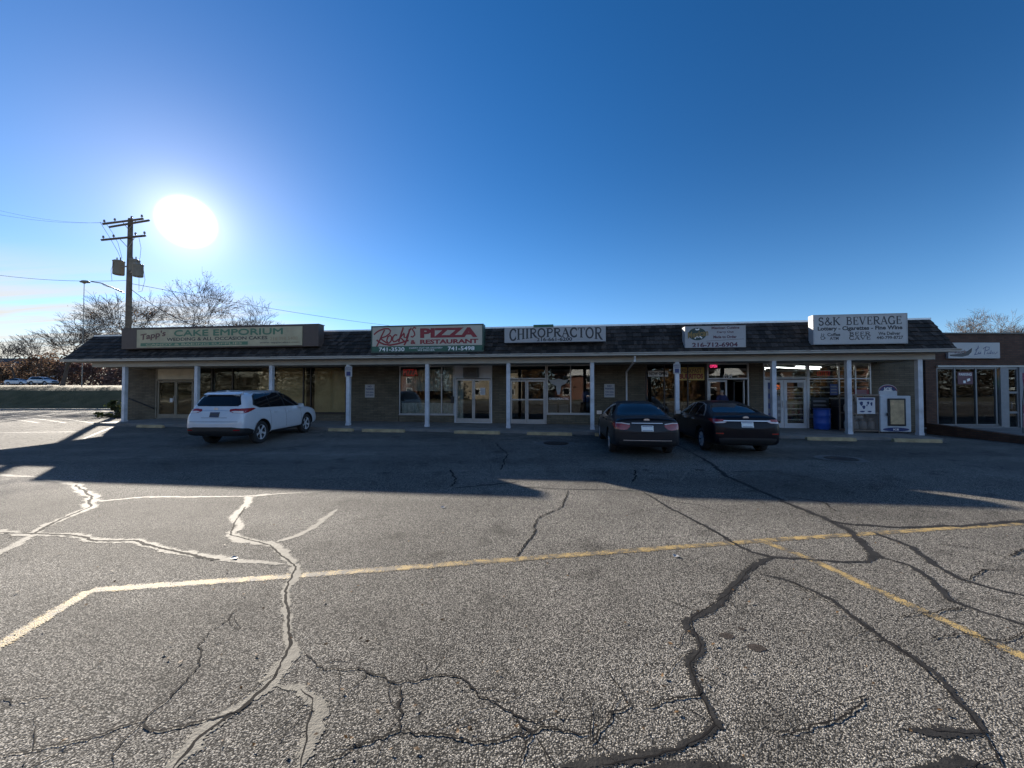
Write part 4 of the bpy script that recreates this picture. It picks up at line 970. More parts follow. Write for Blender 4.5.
mb = MB(); text(mb, "ICE", cx - hw*.42, cx + hw*.42, zt + ah*.40, zt + ah*.75, .093, .05); mb.build('lettering', M['i_white'], root)

# concrete wheel stops
def wheel_stop(pa, pb, y, v, label):
    ua, ub = fp(pa, y, v)[0], fp(pb, y, v)[0]; um = (ua+ub)/2; L = ub - ua; p = B(um, v, 0); z = lotz(p.x, p.y)
    mb = MB(); prof = [(-.085, 0), (.085, 0), (.075, .07), (.05, .125), (-.05, .125), (-.075, .07)]
    n = 8; rings = []
    rr = random.Random(int(pa))
    for k in range(n + 1):
        x = -L/2 + L*k/n; s_ = .93 if k in (0, n) else 1
        rings.append([mb.bm.verts.new((x, q[0]*s_ + rr.uniform(-.004,.004), q[1]*s_ + rr.uniform(-.005,.004) * (q[1] > 0))) for q in prof])
    for a_, b_ in zip(rings, rings[1:]):
        for k in range(6): mb.bm.faces.new((a_[k], a_[(k+1)%6], b_[(k+1)%6], b_[k]))
    mb.bm.faces.new(rings[0]); mb.bm.faces.new(rings[-1])
    o = mb.build('wheel_stop', M['stopblock']); o.location = (p.x, p.y, z - .004); o.rotation_euler = (rr.uniform(-.01,.01), .0057, ROT + rr.uniform(-.02,.02))
    setp(o, label, 'wheel stop', 'concrete wheel stops along the kerb')
for pa, pb, lab in ((138, 163, 'concrete wheel stop below the tan double door'), (329, 353, 'concrete wheel stop at foot of post with sign by the white car nose'), (363, 404.5, 'concrete wheel stop below brick wall and pizza window'), (454.5, 500, 'concrete wheel stop right before the pizza shop doors'), (527, 572, 'concrete wheel stop before the chiropractor shop'), (595, 622, 'concrete wheel stop beyond the nose of the dark grey sedan'), (806, 855, 'concrete wheel stop before the blue barrel'), (893, 940, 'concrete wheel stop before the ice freezer')):
    wheel_stop(pa, pb, 432, -1.42, lab)
# manhole and drain
def manhole(px, py, r, label, ring=True):
    p = gpt(px, py); p = gpt(px, py, lotz(p.x, p.y)); root = empty('manhole', (p.x, p.y, lotz(p.x, p.y)), 0, label, 'manhole')
    mb = MB(); mb.lathe([(r, .004), (r, .016), (r*.93, .018), (r*.92, .012), (.02, .013)], 28); mb.build('cover', simple('cast_iron', (.018, .017, .017), .55, metal=.3, vary=.3, vscale=12, bump=.6, bscale=25), root)
    if ring:
        rr = random.Random(3); mb = MB(); pr = None
        for k in range(41):
            a_ = 2*math.pi*(k % 40)/40; ro = r*(1.55 + .35*noise.noise(Vector((math.cos(a_)*1.7, math.sin(a_)*1.7, px)))); z1_ = .0115
            P = (r*1.02*math.cos(a_), r*1.02*math.sin(a_)); Q_ = (ro*math.cos(a_), ro*math.sin(a_))
            cur = (mb.bm.verts.new((P[0], P[1], lotz(p.x+P[0], p.y+P[1]) - p.z + z1_)), mb.bm.verts.new((Q_[0], Q_[1], lotz(p.x+Q_[0], p.y+Q_[1]) - p.z + z1_)))
            if pr: mb.bm.faces.new((pr[0], pr[1], cur[1], cur[0]))
            pr = cur
        mb.build('patch_ring', simple('patch_concrete', (.10, .097, .09), .9, vary=.3, vscale=6, bump=.5), root)
manhole(556, 443, .42, 'dark manhole in a crumbling ring before the chiropractor shop')
manhole(841, 459, .36, 'dark manhole in asphalt before the beverage store')
# ================================================================== CARS
def evalmesh(o):
    dg = bpy.context.evaluated_depsgraph_get(); dg.update()
    return bpy.data.meshes.new_from_object(o.evaluated_get(dg))
def lerp(a, b, t): return a + (b - a) * t
def car_section(s):
    y, zb, hw, zbelt, wb, zt, wt = s
    zbelt = min(zbelt, zt - .05); h = zbelt - zb
    P = [(0, zb), (hw*.82, zb), (hw*.955, zb + .05*min(1, h/.4)), (hw*.992, zb + .22*h), (hw, zb + .55*h), (lerp(hw, wb, .55), zb + .88*h), (wb, zbelt)]
    dz = zt - zbelt
    P += [(lerp(wb, wt, .45) + .02*min(1, dz/.3), zbelt + .45*dz), (wt + .02*min(1, dz/.3), zbelt + .86*dz), (wt*.80, zt - .004), (0, zt + .012)]
    return [Vector((x, y, z)) for x, z in P]
def car_body(stations, wheels, rw, track, paint):
    bm = bmesh.new(); rings = []
    for s in stations:
        P = car_section(s); ring = [bm.verts.new(p) for p in P] + [bm.verts.new((-p.x, p.y, p.z)) for p in P[-2:0:-1]]
        rings.append(ring)
    n = len(rings[0]); h = 11
    for a, b in zip(rings, rings[1:]):
        for k in range(n): bm.faces.new((a[k], a[(k+1) % n], b[(k+1) % n], b[k]))
    for ring in (rings[0], rings[-1]):
        Rr = ring[:h]; Lr = [ring[0]] + [ring[n - k] for k in range(1, h - 1)] + [ring[h - 1]]
        for k in range(h - 1):
            vs = []
            for v in (Rr[k], Rr[k+1], Lr[k+1], Lr[k]):
                if v not in vs: vs.append(v)
            bm.faces.new(vs)
    bmesh.ops.recalc_face_normals(bm, faces=bm.faces)
    me = bpy.data.meshes.new('body'); bm.to_mesh(me); bm.free()
    me.materials.append(paint); me.materials.append(M['dark'])
    o = bpy.data.objects.new('body', me); col.objects.link(o)
    sb = o.modifiers.new('s', 'SUBSURF'); sb.levels = 2; sb.render_levels = 2
    tmp = []
    for wy in wheels:
        for sx in (-1, 1):
            mb = MB(); mb.mi = 1
            Mx = Matrix.Translation((sx * (track + .30), wy, rw)) @ Matrix.Rotation(R(90), 4, 'Y')
            mb.lathe([(rw + .065, -.55), (rw + .065, .55)], 32, Mx)
            c = mb.build('cutter', [paint, M['dark']]); tmp.append(c)
            bo = o.modifiers.new('b', 'BOOLEAN'); bo.operation = 'DIFFERENCE'; bo.solver = 'EXACT'; bo.object = c
    me2 = evalmesh(o)
    o.modifiers.clear(); o.data = me2
    for c in tmp: bpy.data.objects.remove(c)
    for p in me2.polygons: p.use_smooth = p.material_index == 0
    return o
def make_bvh(o):
    me = o.data; return BVHTree.FromPolygons([v.co.copy() for v in me.vertices], [tuple(p.vertices) for p in me.polygons])
AX = {'rear': (lambda a, b: Vector((a, -3, b)), Vector((0, 1, 0))), 'front': (lambda a, b: Vector((a, 9, b)), Vector((0, -1, 0))),
      'right': (lambda a, b: Vector((3, a, b)), Vector((-1, 0, 0))), 'left': (lambda a, b: Vector((-3, a, b)), Vector((1, 0, 0))), 'top': (lambda a, b: Vector((a, b, 4)), Vector((0, 0, -1)))}
def patch(bvh, polys, axis, off=.004, step=.06, mb=None):
    """panels that follow the body: outlines seen along an axis, cut into a grid and laid on the surface"""
    mb = mb or MB(); o_, d = AX[axis]
    for poly in polys:
        bm = bmesh.new(); bm.faces.new([bm.verts.new((p[0], p[1], 0)) for p in poly])
        xs = [p[0] for p in poly]; ys = [p[1] for p in poly]
        for lo, hi, no in ((min(xs), max(xs), (1, 0, 0)), (min(ys), max(ys), (0, 1, 0))):
            k = max(1, int(math.ceil((hi - lo) / step)))
            for i in range(1, k):
                c = lo + (hi - lo) * i / k
                bmesh.ops.bisect_plane(bm, geom=list(bm.verts) + list(bm.edges) + list(bm.faces), plane_co=Vector(no) * c, plane_no=no)
        mp = {}
        for v in bm.verts:
            hit = bvh.ray_cast(o_(v.co.x, v.co.y), d)
            if hit[0] is None: continue
            nn = hit[1] if hit[1].dot(d) < 0 else -hit[1]
            mp[v] = mb.bm.verts.new(hit[0] + (nn * .6 - d * .4) * off)
        for f in bm.faces:
            vs = [mp[v] for v in f.verts if v in mp]
            if len(vs) == len(f.verts):
                q = mb.bm.faces.new(vs); q.material_index = mb.mi
        bm.free()
    return mb
def mirx(poly): return [(-p[0], p[1]) for p in poly]
def rpoly(x0, x1, z0, z1): return [(x0, z0), (x1, z0), (x1, z1), (x0, z1)]
def rbox(w, h, r, cx=0, cz=0, n=4):
    out = []
    for sx, sz, a0 in ((1, 1, 0), (-1, 1, 90), (-1, -1, 180), (1, -1, 270)):
        for k in range(n + 1):
            a = R(a0 + 90 * k / n); out.append((cx + sx * (w/2 - r) + r * math.cos(a), cz + sz * (h/2 - r) + r * math.sin(a)))
    return out
def add_wheel(root, x, y, r, spokes, wd=.21):
    s = 1 if x > 0 else -1
    Mx = Matrix.Translation((x, y, r)) @ Matrix.Rotation(R(90 * s), 4, 'Y')
    mb = MB(); mb.lathe([(r*.66, -wd*.42), (r*.70, -wd*.5), (r*.90, -wd*.5), (r*.975, -wd*.42), (r, -wd*.25), (r, wd*.25), (r*.975, wd*.42), (r*.90, wd*.5), (r*.70, wd*.5), (r*.66, wd*.42)], 32, Mx, False)
    w = mb.build('wheel', M['rubber'], root, True); setp(w, None)
    mb = MB(); mb.lathe([(r*.665, wd*.44), (r*.66, wd*.47), (r*.62, wd*.40), (r*.60, wd*.15), (.01, .02)], 32, Mx, False); mb.build('rim', M['black'], w, True)
    mb = MB()
    for k in range(spokes):
        a = 2*math.pi*k/spokes; Mk = Mx @ Matrix.Rotation(a, 4, 'Z')
        for da in (-.09, .09):
            M2 = Mk @ Matrix.Rotation(da, 4, 'Z')
            mb.hexa([M2 @ Vector(p) for p in ((.04, -.016, wd*.26), (r*.63, -.022, wd*.36), (.04, .016, wd*.26), (r*.63, .022, wd*.36), (.04, -.014, wd*.34), (r*.63, -.018, wd*.43), (.04, .014, wd*.34), (r*.63, .018, wd*.43))])
    mb.lathe([(r*.22, wd*.25), (r*.2, wd*.37), (.02, wd*.38)], 16, Mx)
    mb.lathe([(r*.60, wd*.34), (r*.655, wd*.44), (r*.66, wd*.455), (r*.615, wd*.43)], 32, Mx, False)
    mb.build('spokes', M['alloy'], w)
def build_car(name, label, S, paint, cat='car'):
    root = empty(name, (0, 0, 0), 0, label, cat)
    body = car_body(S['st'], S['axles'], S['r'], S['track'], paint); body.parent = root
    bvh = make_bvh(body)
    for wy in S['axles']:
        for sx in (-1, 1): add_wheel(root, sx * S['track'], wy, S['r'], S.get('spokes', 5))
    patch(bvh, [S['rearglass']], 'rear', .004).build('rear_window', M['carglass'], root, True)
    patch(bvh, [S['windshield']], 'front', .004).build('windshield', M['carglass'], root, True)
    for side in ('right', 'left'):
        patch(bvh, S['trimglass'], side, .003).build('window_trim', M[S.get('trimmat', 'black')], root, True)
        for p in S['sideglass']: patch(bvh, [p], side, .0065).build('side_window', M['carglass'], root, True)
        for y, z0, y2, z1 in S['seams']: patch(bvh, [[(y - .005, z0), (y + .005, z0), (y2 + .005, z1), (y2 - .005, z1)]], side, .0035, .08).build('door_seam', M['dark'], root)
        sx = 1 if side == 'right' else -1
        for hy, hz in S['handles']:
            h = bvh.ray_cast(Vector((sx * 3, hy, hz)), Vector((-sx, 0, 0)))[0]
            MB().box(-.012, .03, -.10, .10, -.016, .016, Matrix.Translation(h) @ Matrix.Scale(sx, 4, (1, 0, 0))).bevel(.006, 1).build('door_handle', M['chrome'] if S.get('chromehandles') else paint, root)
        my, mz = S['mirror']; h = bvh.ray_cast(Vector((sx * 3, my, mz)), Vector((-sx, 0, 0)))[0]
        mb = MB(); mb.hexa([Matrix.Translation(h) @ Matrix.Scale(sx, 4, (1, 0, 0)) @ Vector(p) for p in ((.05,-.06,-.08),(.25,-.06,-.06),(.05,.05,-.07),(.23,.07,-.05),(.05,-.06,.09),(.24,-.06,.08),(.05,.04,.07),(.22,.05,.06))]); mb.bevel(.03, 3)
        mb.tube([h + Vector((-.03*sx, 0, -.02)), h + Vector((.08*sx, 0, -.03))], .025, 6)
        mi = mb.build('mirror', paint, root, True)
        MB().box(.06, .23, -.068, -.062, -.055, .07, Matrix.Translation(h) @ Matrix.Scale(sx, 4, (1, 0, 0))).build('mirror_glass', M['chrome'], mi)
    for sgn in (1, -1):
        f = (lambda p: p) if sgn == 1 else mirx; side = 'right' if sgn == 1 else 'left'
        mb = patch(bvh, [f(p) for p in S['tail_red']], 'rear', .007, .04); patch(bvh, S['tail_side'], side, .007, .04, mb)
        t = mb.build('tail_light', M['redlens'], root, True)
        if S.get('tail_clear'): patch(bvh, [f(p) for p in S['tail_clear']], 'rear', .010, .04).build('lamp_strip', M['clearlens'], t, True)
        hl = patch(bvh, [f(p) for p in S['head']], 'front', .006, .04); hl.build('headlight', M['clearlens'], root, True)
    patch(bvh, S['rear_black'], 'rear', .008, .03).build('lower_bumper', M['black'], root, True)
    for side in ('right', 'left'):
        if S.get('side_black'): patch(bvh, S['side_black'], side, .008, .04).build('sill_trim', M['black'], root, True)
    patch(bvh, S['grille'], 'front', .006, .05).build('grille', M['black'], root, True)
    if S.get('chrome'): patch(bvh, S['chrome'], 'rear', .012, .04).build('chrome_strip', M['chrome'], root, True)
    if S.get('reflector'): patch(bvh, S['reflector'] + [mirx(p) for p in S['reflector']], 'rear', .010, .05).build('reflector', M['redlens'], root, True)
    if S.get('trunk'): patch(bvh, S['trunk'], 'rear', .004, .05).build('lid_seam', M['dark'], root, True)
    pz = S['plate']; hit = bvh.ray_cast(Vector((0, -3, pz)), Vector((0, 1, 0)))
    tl = math.atan2(hit[1].z, -hit[1].y) if hit[1].y < 0 else 0
    Mp = Matrix.Translation(hit[0]) @ Matrix.Rotation(-tl, 4, 'X')
    pl = MB().box(-.155, .155, -.018, .002, -.078, .078, Mp).bevel(.006, 1).build('licence_plate', M[S['platemat']], root)
    mb = MB(); mb.box(-.13, .13, -.021, -.0185, .045, .06, Mp); mb.box(-.13, .13, -.021, -.0185, -.062, -.05, Mp); mb.build('plate_band', M['i_navy'], pl)
    bz = S['badge']; hit = bvh.ray_cast(Vector((0, -3, bz)), Vector((0, 1, 0)))[0]
    mb = MB(); mb.face([hit + Vector((x, -.012, z)) for x, z in arc(0, 0, .075, .042, 0, 360, 18)[:-1]]); mb.build('badge', M['chrome'], root)
    return root, body, bvh
def place(root, X, Yd, heading, origin_y):
    """put the point (0, origin_y) of the car over X, Y; heading degrees to the right of straight ahead"""
    hd = R(heading); d = Vector((math.sin(hd), math.cos(hd), 0)); p = Vector((X, Yd, 0)) - d * origin_y
    q = p + d * 1.0; q2 = p + d * 3.8
    z1, z2 = lotz(q.x, q.y), lotz(q2.x, q2.y); sl = (z2 - z1) / 2.8
    root.location = (p.x, p.y, z1 - sl * 1.0 + .003); root.rotation_euler = (math.atan(sl), 0, -hd)

SUV = dict(r=.375, track=.80, axles=(1.02, 3.81), spokes=5, platemat='plate_dark', plate=1.02, badge=1.19, mirror=(3.28, 1.12), spoke=5,
  st=[(0,.52,.70,.66,.68,.74,.6), (.05,.40,.86,.78,.84,.86,.74), (.10,.36,.92,.92,.88,1.02,.78), (.16,.34,.94,1.0,.905,1.16,.76), (.30,.33,.955,1.06,.915,1.40,.72), (.42,.32,.96,1.08,.92,1.60,.69), (.52,.31,.9625,1.09,.92,1.685,.675), (.9,.29,.9625,1.085,.92,1.72,.67), (1.6,.27,.9625,1.06,.915,1.735,.665), (2.3,.27,.9625,1.045,.912,1.715,.665), (2.8,.27,.9625,1.04,.91,1.63,.655), (3.2,.27,.9625,1.035,.905,1.42,.67), (3.55,.28,.9625,1.03,.90,1.19,.70), (3.75,.29,.9625,1.02,.89,1.10,.72), (4.2,.30,.95,.98,.87,1.045,.70), (4.55,.32,.91,.90,.83,.96,.65), (4.75,.36,.82,.78,.74,.84,.58), (4.86,.45,.62,.62,.58,.68,.46)],
  rearglass=[(-.66,1.275),(.66,1.275),(.73,1.33),(.60,1.60),(.54,1.63),(-.54,1.63),(-.60,1.60),(-.73,1.33)],
  windshield=[(-.74,1.14),(.74,1.14),(.60,1.57),(-.60,1.57)],
  trimglass=[[(.66,1.29),(.95,1.185),(3.42,1.115),(3.05,1.42),(2.78,1.585),(2.4,1.65),(1.5,1.67),(1.0,1.65),(.82,1.58)]],
  sideglass=[[(.74,1.30),(.98,1.205),(1.50,1.19),(1.50,1.645),(1.05,1.627),(.88,1.56)], [(1.54,1.19),(2.32,1.165),(2.32,1.635),(1.54,1.645)], [(2.40,1.165),(3.32,1.135),(3.0,1.41),(2.74,1.56),(2.40,1.625)]],
  seams=[(1.48,.42,1.46,1.10), (2.36,.42,2.36,1.08), (3.38,.42,3.34,1.06), (.99,1.0,.6,1.05)], handles=[(1.75,.99),(2.62,.97)],
  tail_red=[[(.44,1.13),(.56,1.075),(.90,1.055),(.93,1.08),(.93,1.20),(.62,1.205),(.46,1.19)]], tail_side=[[(.04,1.055),(.30,1.07),(.74,1.165),(.66,1.20),(.10,1.21)]], tail_clear=[[(.50,1.115),(.62,1.075),(.92,1.06),(.92,1.12),(.62,1.135)]],
  head=[[(.50,.78),(.80,.82),(.84,.92),(.52,.86)]], side_black=[[(1.45,.25),(3.35,.25),(3.35,.36),(1.45,.38)], [(.035,.38),(.56,.32),(.56,.50),(.30,.58),(.035,.61)]],
  rear_black=[[(-.90,.34),(.90,.34),(.925,.60),(.62,.64),(-.62,.64),(-.925,.60)]],
  grille=[rpoly(-.48,.48,.55,.80)], chrome=[rpoly(-.42,.42,1.135,1.15)], reflector=[rpoly(.66,.84,.53,.565)], trunk=[rpoly(-.78,.78,.80,.81), [(-.42,.92),(.42,.92),(.42,.93),(-.42,.93)]])
white_paint = simple('white_car_paint', (.50, .52, .55), .28, coat=.8, vary=.03)
suv, suv_body, bvh = build_car('white_suv', 'white sport utility car parked nose-in before the cake shop windows', SUV, white_paint)
mb = MB(); mb.hexa([(-.58,.38,1.625),(.58,.38,1.625),(-.60,.60,1.66),(.60,.60,1.66),(-.58,.38,1.645),(.58,.38,1.645),(-.60,.60,1.712),(.60,.60,1.712)]); mb.bevel(.008, 2); mb.build('spoiler', white_paint, suv, True)
for sx in (-1, 1):
    pts = []
    for y in frange(.8, 2.6, .2):
        h = bvh.ray_cast(Vector((sx*.60, y, 4)), Vector((0, 0, -1)))[0]; pts.append(h + Vector((0, 0, .045 if .9 < y < 2.5 else -.01)))
    MB().tube(pts, .018, 6).build('roof_rail', M['alu'], suv, True)
h = bvh.ray_cast(Vector((0, .72, 4)), Vector((0, 0, -1)))[0]
MB().hexa([h + Vector(p) for p in ((-.025,-.09,-.01),(.025,-.09,-.01),(-.02,.09,-.01),(.02,.09,-.01),(-.006,-.08,.065),(.006,-.08,.065),(-.004,-.02,.055),(.004,-.02,.055))]).build('antenna_fin', white_paint, suv)
place(suv, -9.42, 12.15, 2.0, 0.0); suv.scale = (1, .955, 1.02)

SED = dict(r=.335, track=.775, axles=(1.08, 3.855), spokes=5, platemat='plate', plate=.80, badge=1.02, mirror=(3.30, 1.0), trimmat='black',
  st=[(0,.46,.60,.60,.58,.70,.5), (.045,.36,.76,.74,.74,.86,.66), (.10,.31,.835,.88,.80,.99,.72), (.17,.28,.87,.95,.83,1.055,.74), (.40,.26,.895,.965,.85,1.075,.75), (.68,.25,.905,.97,.855,1.095,.735), (.95,.24,.91,.97,.86,1.20,.68), (1.25,.23,.91,.965,.86,1.335,.625), (1.55,.22,.91,.96,.86,1.425,.595), (2.0,.22,.91,.95,.86,1.47,.585), (2.55,.22,.91,.94,.855,1.455,.585), (2.95,.22,.91,.935,.85,1.36,.60), (3.3,.23,.91,.93,.845,1.185,.64), (3.6,.24,.91,.925,.84,1.02,.68), (3.85,.25,.905,.90,.83,.96,.68), (4.25,.26,.89,.85,.80,.91,.66), (4.6,.28,.84,.77,.74,.82,.58), (4.78,.33,.74,.66,.65,.72,.5), (4.86,.42,.56,.54,.52,.59,.4)],
  rearglass=[(-.66,1.125),(.66,1.125),(.60,1.26),(.53,1.385),(-.53,1.385),(-.60,1.26)],
  windshield=[(-.68,1.06),(.68,1.06),(.54,1.40),(-.54,1.40)],
  trimglass=[[(.86,1.045),(3.40,.985),(3.0,1.25),(2.7,1.37),(2.3,1.415),(1.8,1.41),(1.45,1.355),(1.1,1.21)]],
  sideglass=[[(1.0,1.06),(1.62,1.03),(1.62,1.365),(1.48,1.335),(1.16,1.20)], [(1.66,1.03),(2.28,1.015),(2.28,1.39),(1.85,1.39),(1.66,1.372)], [(2.36,1.015),(3.28,1.0),(2.97,1.23),(2.68,1.345),(2.36,1.388)]],
  seams=[(1.42,.36,1.62,1.0), (2.32,.34,2.32,1.0), (3.36,.36,3.34,.97)], handles=[(1.78,.90),(2.62,.88)],
  tail_red=[[(.44,.86),(.52,.775),(.62,.755),(.84,.79),(.845,.94),(.66,.945),(.46,.915)]], tail_side=[[(.10,.80),(.30,.86),(.46,.945),(.16,.95)]], tail_clear=[[(.46,.90),(.66,.93),(.83,.93),(.83,.945),(.66,.95),(.44,.92)]],
  head=[[(.46,.60),(.74,.66),(.80,.74),(.50,.70)]], rear_black=[[(-.72,.34),(.72,.34),(.74,.46),(.58,.475),(-.58,.475),(-.74,.46)]],
  grille=[rpoly(-.48,.48,.40,.62)], chrome=[rpoly(-.40,.40,.93,.945), [(-.62,.478),(.62,.478),(.62,.495),(-.62,.495)]], trunk=[rpoly(-.80,.80,.675,.685)])
grey_paint = simple('dark_grey_car_paint', (.015, .017, .021), .30, spec=.24, metal=0, coat=.08, vary=.03)
sed, b_, bv_ = build_car('grey_sedan', 'dark grey sedan with white plate parked left of the black sedan', SED, grey_paint)
mb = MB(); mb.box(-.70, .70, .10, .20, 1.058, 1.078); mb.bevel(.008, 2); mb.build('lip_spoiler', grey_paint, sed, True)
place(sed, 3.60, 10.25, 7.2, 0.0)

FUS = dict(SED)
FUS.update(plate=.86, badge=1.05, r=.34, axles=(1.07, 3.92), spokes=9, chromehandles=True, trimmat='chrome',
  st=[(0,.46,.62,.62,.60,.74,.52), (.045,.34,.78,.78,.76,.90,.68), (.10,.29,.85,.90,.82,1.02,.74), (.17,.27,.885,.97,.845,1.085,.755), (.35,.26,.91,.985,.865,1.115,.75), (.60,.25,.925,.99,.875,1.15,.72), (.90,.24,.925,.985,.875,1.25,.665), (1.25,.23,.925,.98,.875,1.365,.61), (1.6,.22,.925,.975,.875,1.445,.585), (2.05,.22,.925,.965,.87,1.478,.575), (2.6,.22,.925,.955,.868,1.455,.578), (3.0,.22,.925,.95,.865,1.355,.60), (3.35,.23,.925,.945,.86,1.18,.64), (3.65,.24,.925,.94,.855,1.03,.68), (3.9,.25,.92,.915,.845,.975,.69), (4.3,.26,.90,.865,.815,.92,.66), (4.62,.28,.85,.79,.75,.84,.58), (4.80,.33,.75,.68,.66,.74,.5), (4.88,.42,.57,.56,.53,.61,.4)],
  rearglass=[(-.64,1.165),(.64,1.165),(.58,1.29),(.51,1.40),(-.51,1.40),(-.58,1.29)],
  tail_red=[[(.50,.955),(.60,.90),(.84,.89),(.865,.93),(.86,1.0),(.62,1.005)]], tail_side=[[(.08,.90),(.28,.93),(.50,.995),(.14,1.01)]], tail_clear=[[(.52,.935),(.60,.905),(.80,.895),(.82,.925),(.60,.945)]],
  chrome=[[(-.60,.952),(.60,.952),(.60,.975),(-.60,.975)]], reflector=[rpoly(.62,.80,.60,.63)],
  rear_black=[[(-.70,.32),(.70,.32),(.74,.48),(.60,.50),(-.60,.50),(-.74,.48)]], trunk=[rpoly(-.82,.82,.69,.70)])
black_paint = simple('black_car_paint', (.0022, .003, .007), .3, spec=.22, coat=.06, vary=0)
fus, b_, bv_ = build_car('black_sedan', 'black sedan with full-width chrome tail strip parked before the carry-out door', FUS, black_paint)
place(fus, 6.48, 10.6, 8.5, 0.0)

# cars on the road above the bank
FAR = dict(SUV); FAR.update(platemat='plate')
fx, b_, bv_ = build_car('silver_van', 'silver car passing along the road above the grass bank', FAR, simple('silver_paint', (.50, .52, .54), .3, metal=.3, coat=.7, vary=0))
p = at(42, 384, 80); fx.location = (p.x - 2.4, 80.2, terr(p.x, 80.2) + .03); fx.rotation_euler = (0, 0, R(-90))
p = at(17, 384, 83); fr = empty('parked_car', (p.x - 2.4, 83.4, terr(p.x, 83.4) + .03), R(-90), 'pale car farther left on the road above the grass bank', 'car')
for ch in list(sed.children):
    c = ch.copy(); col.objects.link(c); c.parent = fr
    if ch.name.split('.')[0] in ('body', 'mirror', 'door_handle', 'lip_spoiler'):
        c.data = ch.data.copy(); c.data.materials[0] = white_paint
    for g in ch.children:
        d = g.copy(); col.objects.link(d); d.parent = c
# ================================================================== NEIGHBOURING BROWN BRICK SHOP
BY = 18.0
def RX(px): return at(px, 395, BY).x
def RZ(py, px=970): return at(px, py, BY).z
x0 = RX(926); zt = 4.49; zl = RZ(367.3)
shop = empty('brick_shop', (x0, BY, 0), 0, 'low flat-roofed brown brick shop at the right end beyond the mall', 'building')
def rb(mb, a, b, c, d, z0, z1): mb.box(a - x0, b - x0, c - BY, d - BY, z0, z1)
xs = [RX(p) for p in (926, 937, 1000.5, 1008, 1019.5, 1029)]; xe = x0 + 26
mb = MB(); rb(mb, xs[0], xs[1], BY, BY + .3, -.3, zt - .001); rb(mb, xs[1] + .001, xe, BY, BY + .3, zl + .09, zt - .001); rb(mb, xs[5] + .2, xe, BY, BY + .3, -.3, zl - .001); rb(mb, xs[1] + .001, xs[2], BY, BY + .3, -.3, .19)
mb.prism([(0, 0.302), (2.2, 14), (2.5, 14), (.3, .302)], -.3, zt - .001, lambda a, b, h: Vector((a, b, h)))
mb.build('wall', M['brown_brick'], shop)
mb = MB(); rb(mb, x0 + .3, xe, BY + .301, BY + 14, zt - .35, zt - .25); mb.build('roof', M['under'], shop)
mb = MB(); rb(mb, x0 - .05, xe, BY - .06, BY + .36, zt, zt + .07); mb.build('coping', M['bronze'], shop)
mb = MB(); rb(mb, xs[1] - .02, xs[2] + .02, BY - .08, BY + .1, zl, zl + .085); rb(mb, xs[2] + .03, xe, BY - .05, BY + .1, zl + .012, zl + .085); mb.build('lintel', M['gutter'], shop)
mb = MB(); rb(mb, xs[2] + .001, xs[3], BY - .02, BY + .25, -.3, zl + .01); rb(mb, xs[4], xs[5] + .19, BY - .02, BY + .25, -.3, zl + .01); mb.build('pilaster', simple('pale_panel', (.20, .205, .21), .6, vary=.1), shop)
mull = [RX(p) for p in (937, 955.8, 977, 997, 1000.5)]
mb = MB(); w = .065
M['dull_alu'] = simple('dull_aluminium', (.15, .155, .165), .45, metal=.4, vary=.1)
for i, m_ in enumerate(mull[:-1]): rb(mb, m_ - (0 if i == 0 else w/2), m_ + (w if i == 0 else w/2), BY + .02, BY + .12, .2, zl - .001)
for a, b in zip(mull[:-1], mull[1:]):
    rb(mb, a + w, b - w/2 - .002, BY + .03, BY + .11, .2, .28); rb(mb, a + w, b - w/2 - .002, BY + .03, BY + .11, zl - .08, zl - .002)
f = mb.build('window', M['dull_alu'], shop)
mb = MB(); rb(mb, mull[0] + .04, mull[-1] - .04, BY + .06, BY + .07, .22, zl - .04); mb.build('pane', M['glass'], f)
mb = MB(); rb(mb, xs[1] - .06, xs[2] + .04, BY - .08, BY + .02, .125, .185); mb.build('sill', M['dull_alu'], f)
mb = MB(); a, b = xs[3] + .001, xs[4] - .001
rb(mb, a, a + .08, BY + .02, BY + .1, .05, zl - .001); rb(mb, b - .08, b, BY + .02, BY + .1, .05, zl - .001)
for z in (.10, RZ(412.5), RZ(392.5), zl - .05): rb(mb, a + .081, b - .081, BY + .024, BY + .096, z - .05, z + .05)
f = mb.build('door', M['dull_alu'], shop)
mb = MB(); rb(mb, a + .06, b - .06, BY + .055, BY + .065, .1, zl - .06); mb.build('pane', M['glass'], f)
mb = MB(); mb.tube([(a - x0 + .1, .02, 1.0), (a - x0 + .1, -.05, 1.02), (a - x0 + .1, -.05, 1.3), (a - x0 + .1, .02, 1.32)], .014, 6); mb.build('handle', M['dull_alu'], f)
mb = MB(); rb(mb, x0 + 2.6, xe, BY + 9, BY + 9.1, 0, zt - .4); rb(mb, x0 + .7, xe, BY + .31, BY + 9, -.3, .12); rb(mb, x0 + 1.2, xe, BY + .31, BY + 9, zl + .3, zl + .35); mb.build('interior', M['inside'], shop)
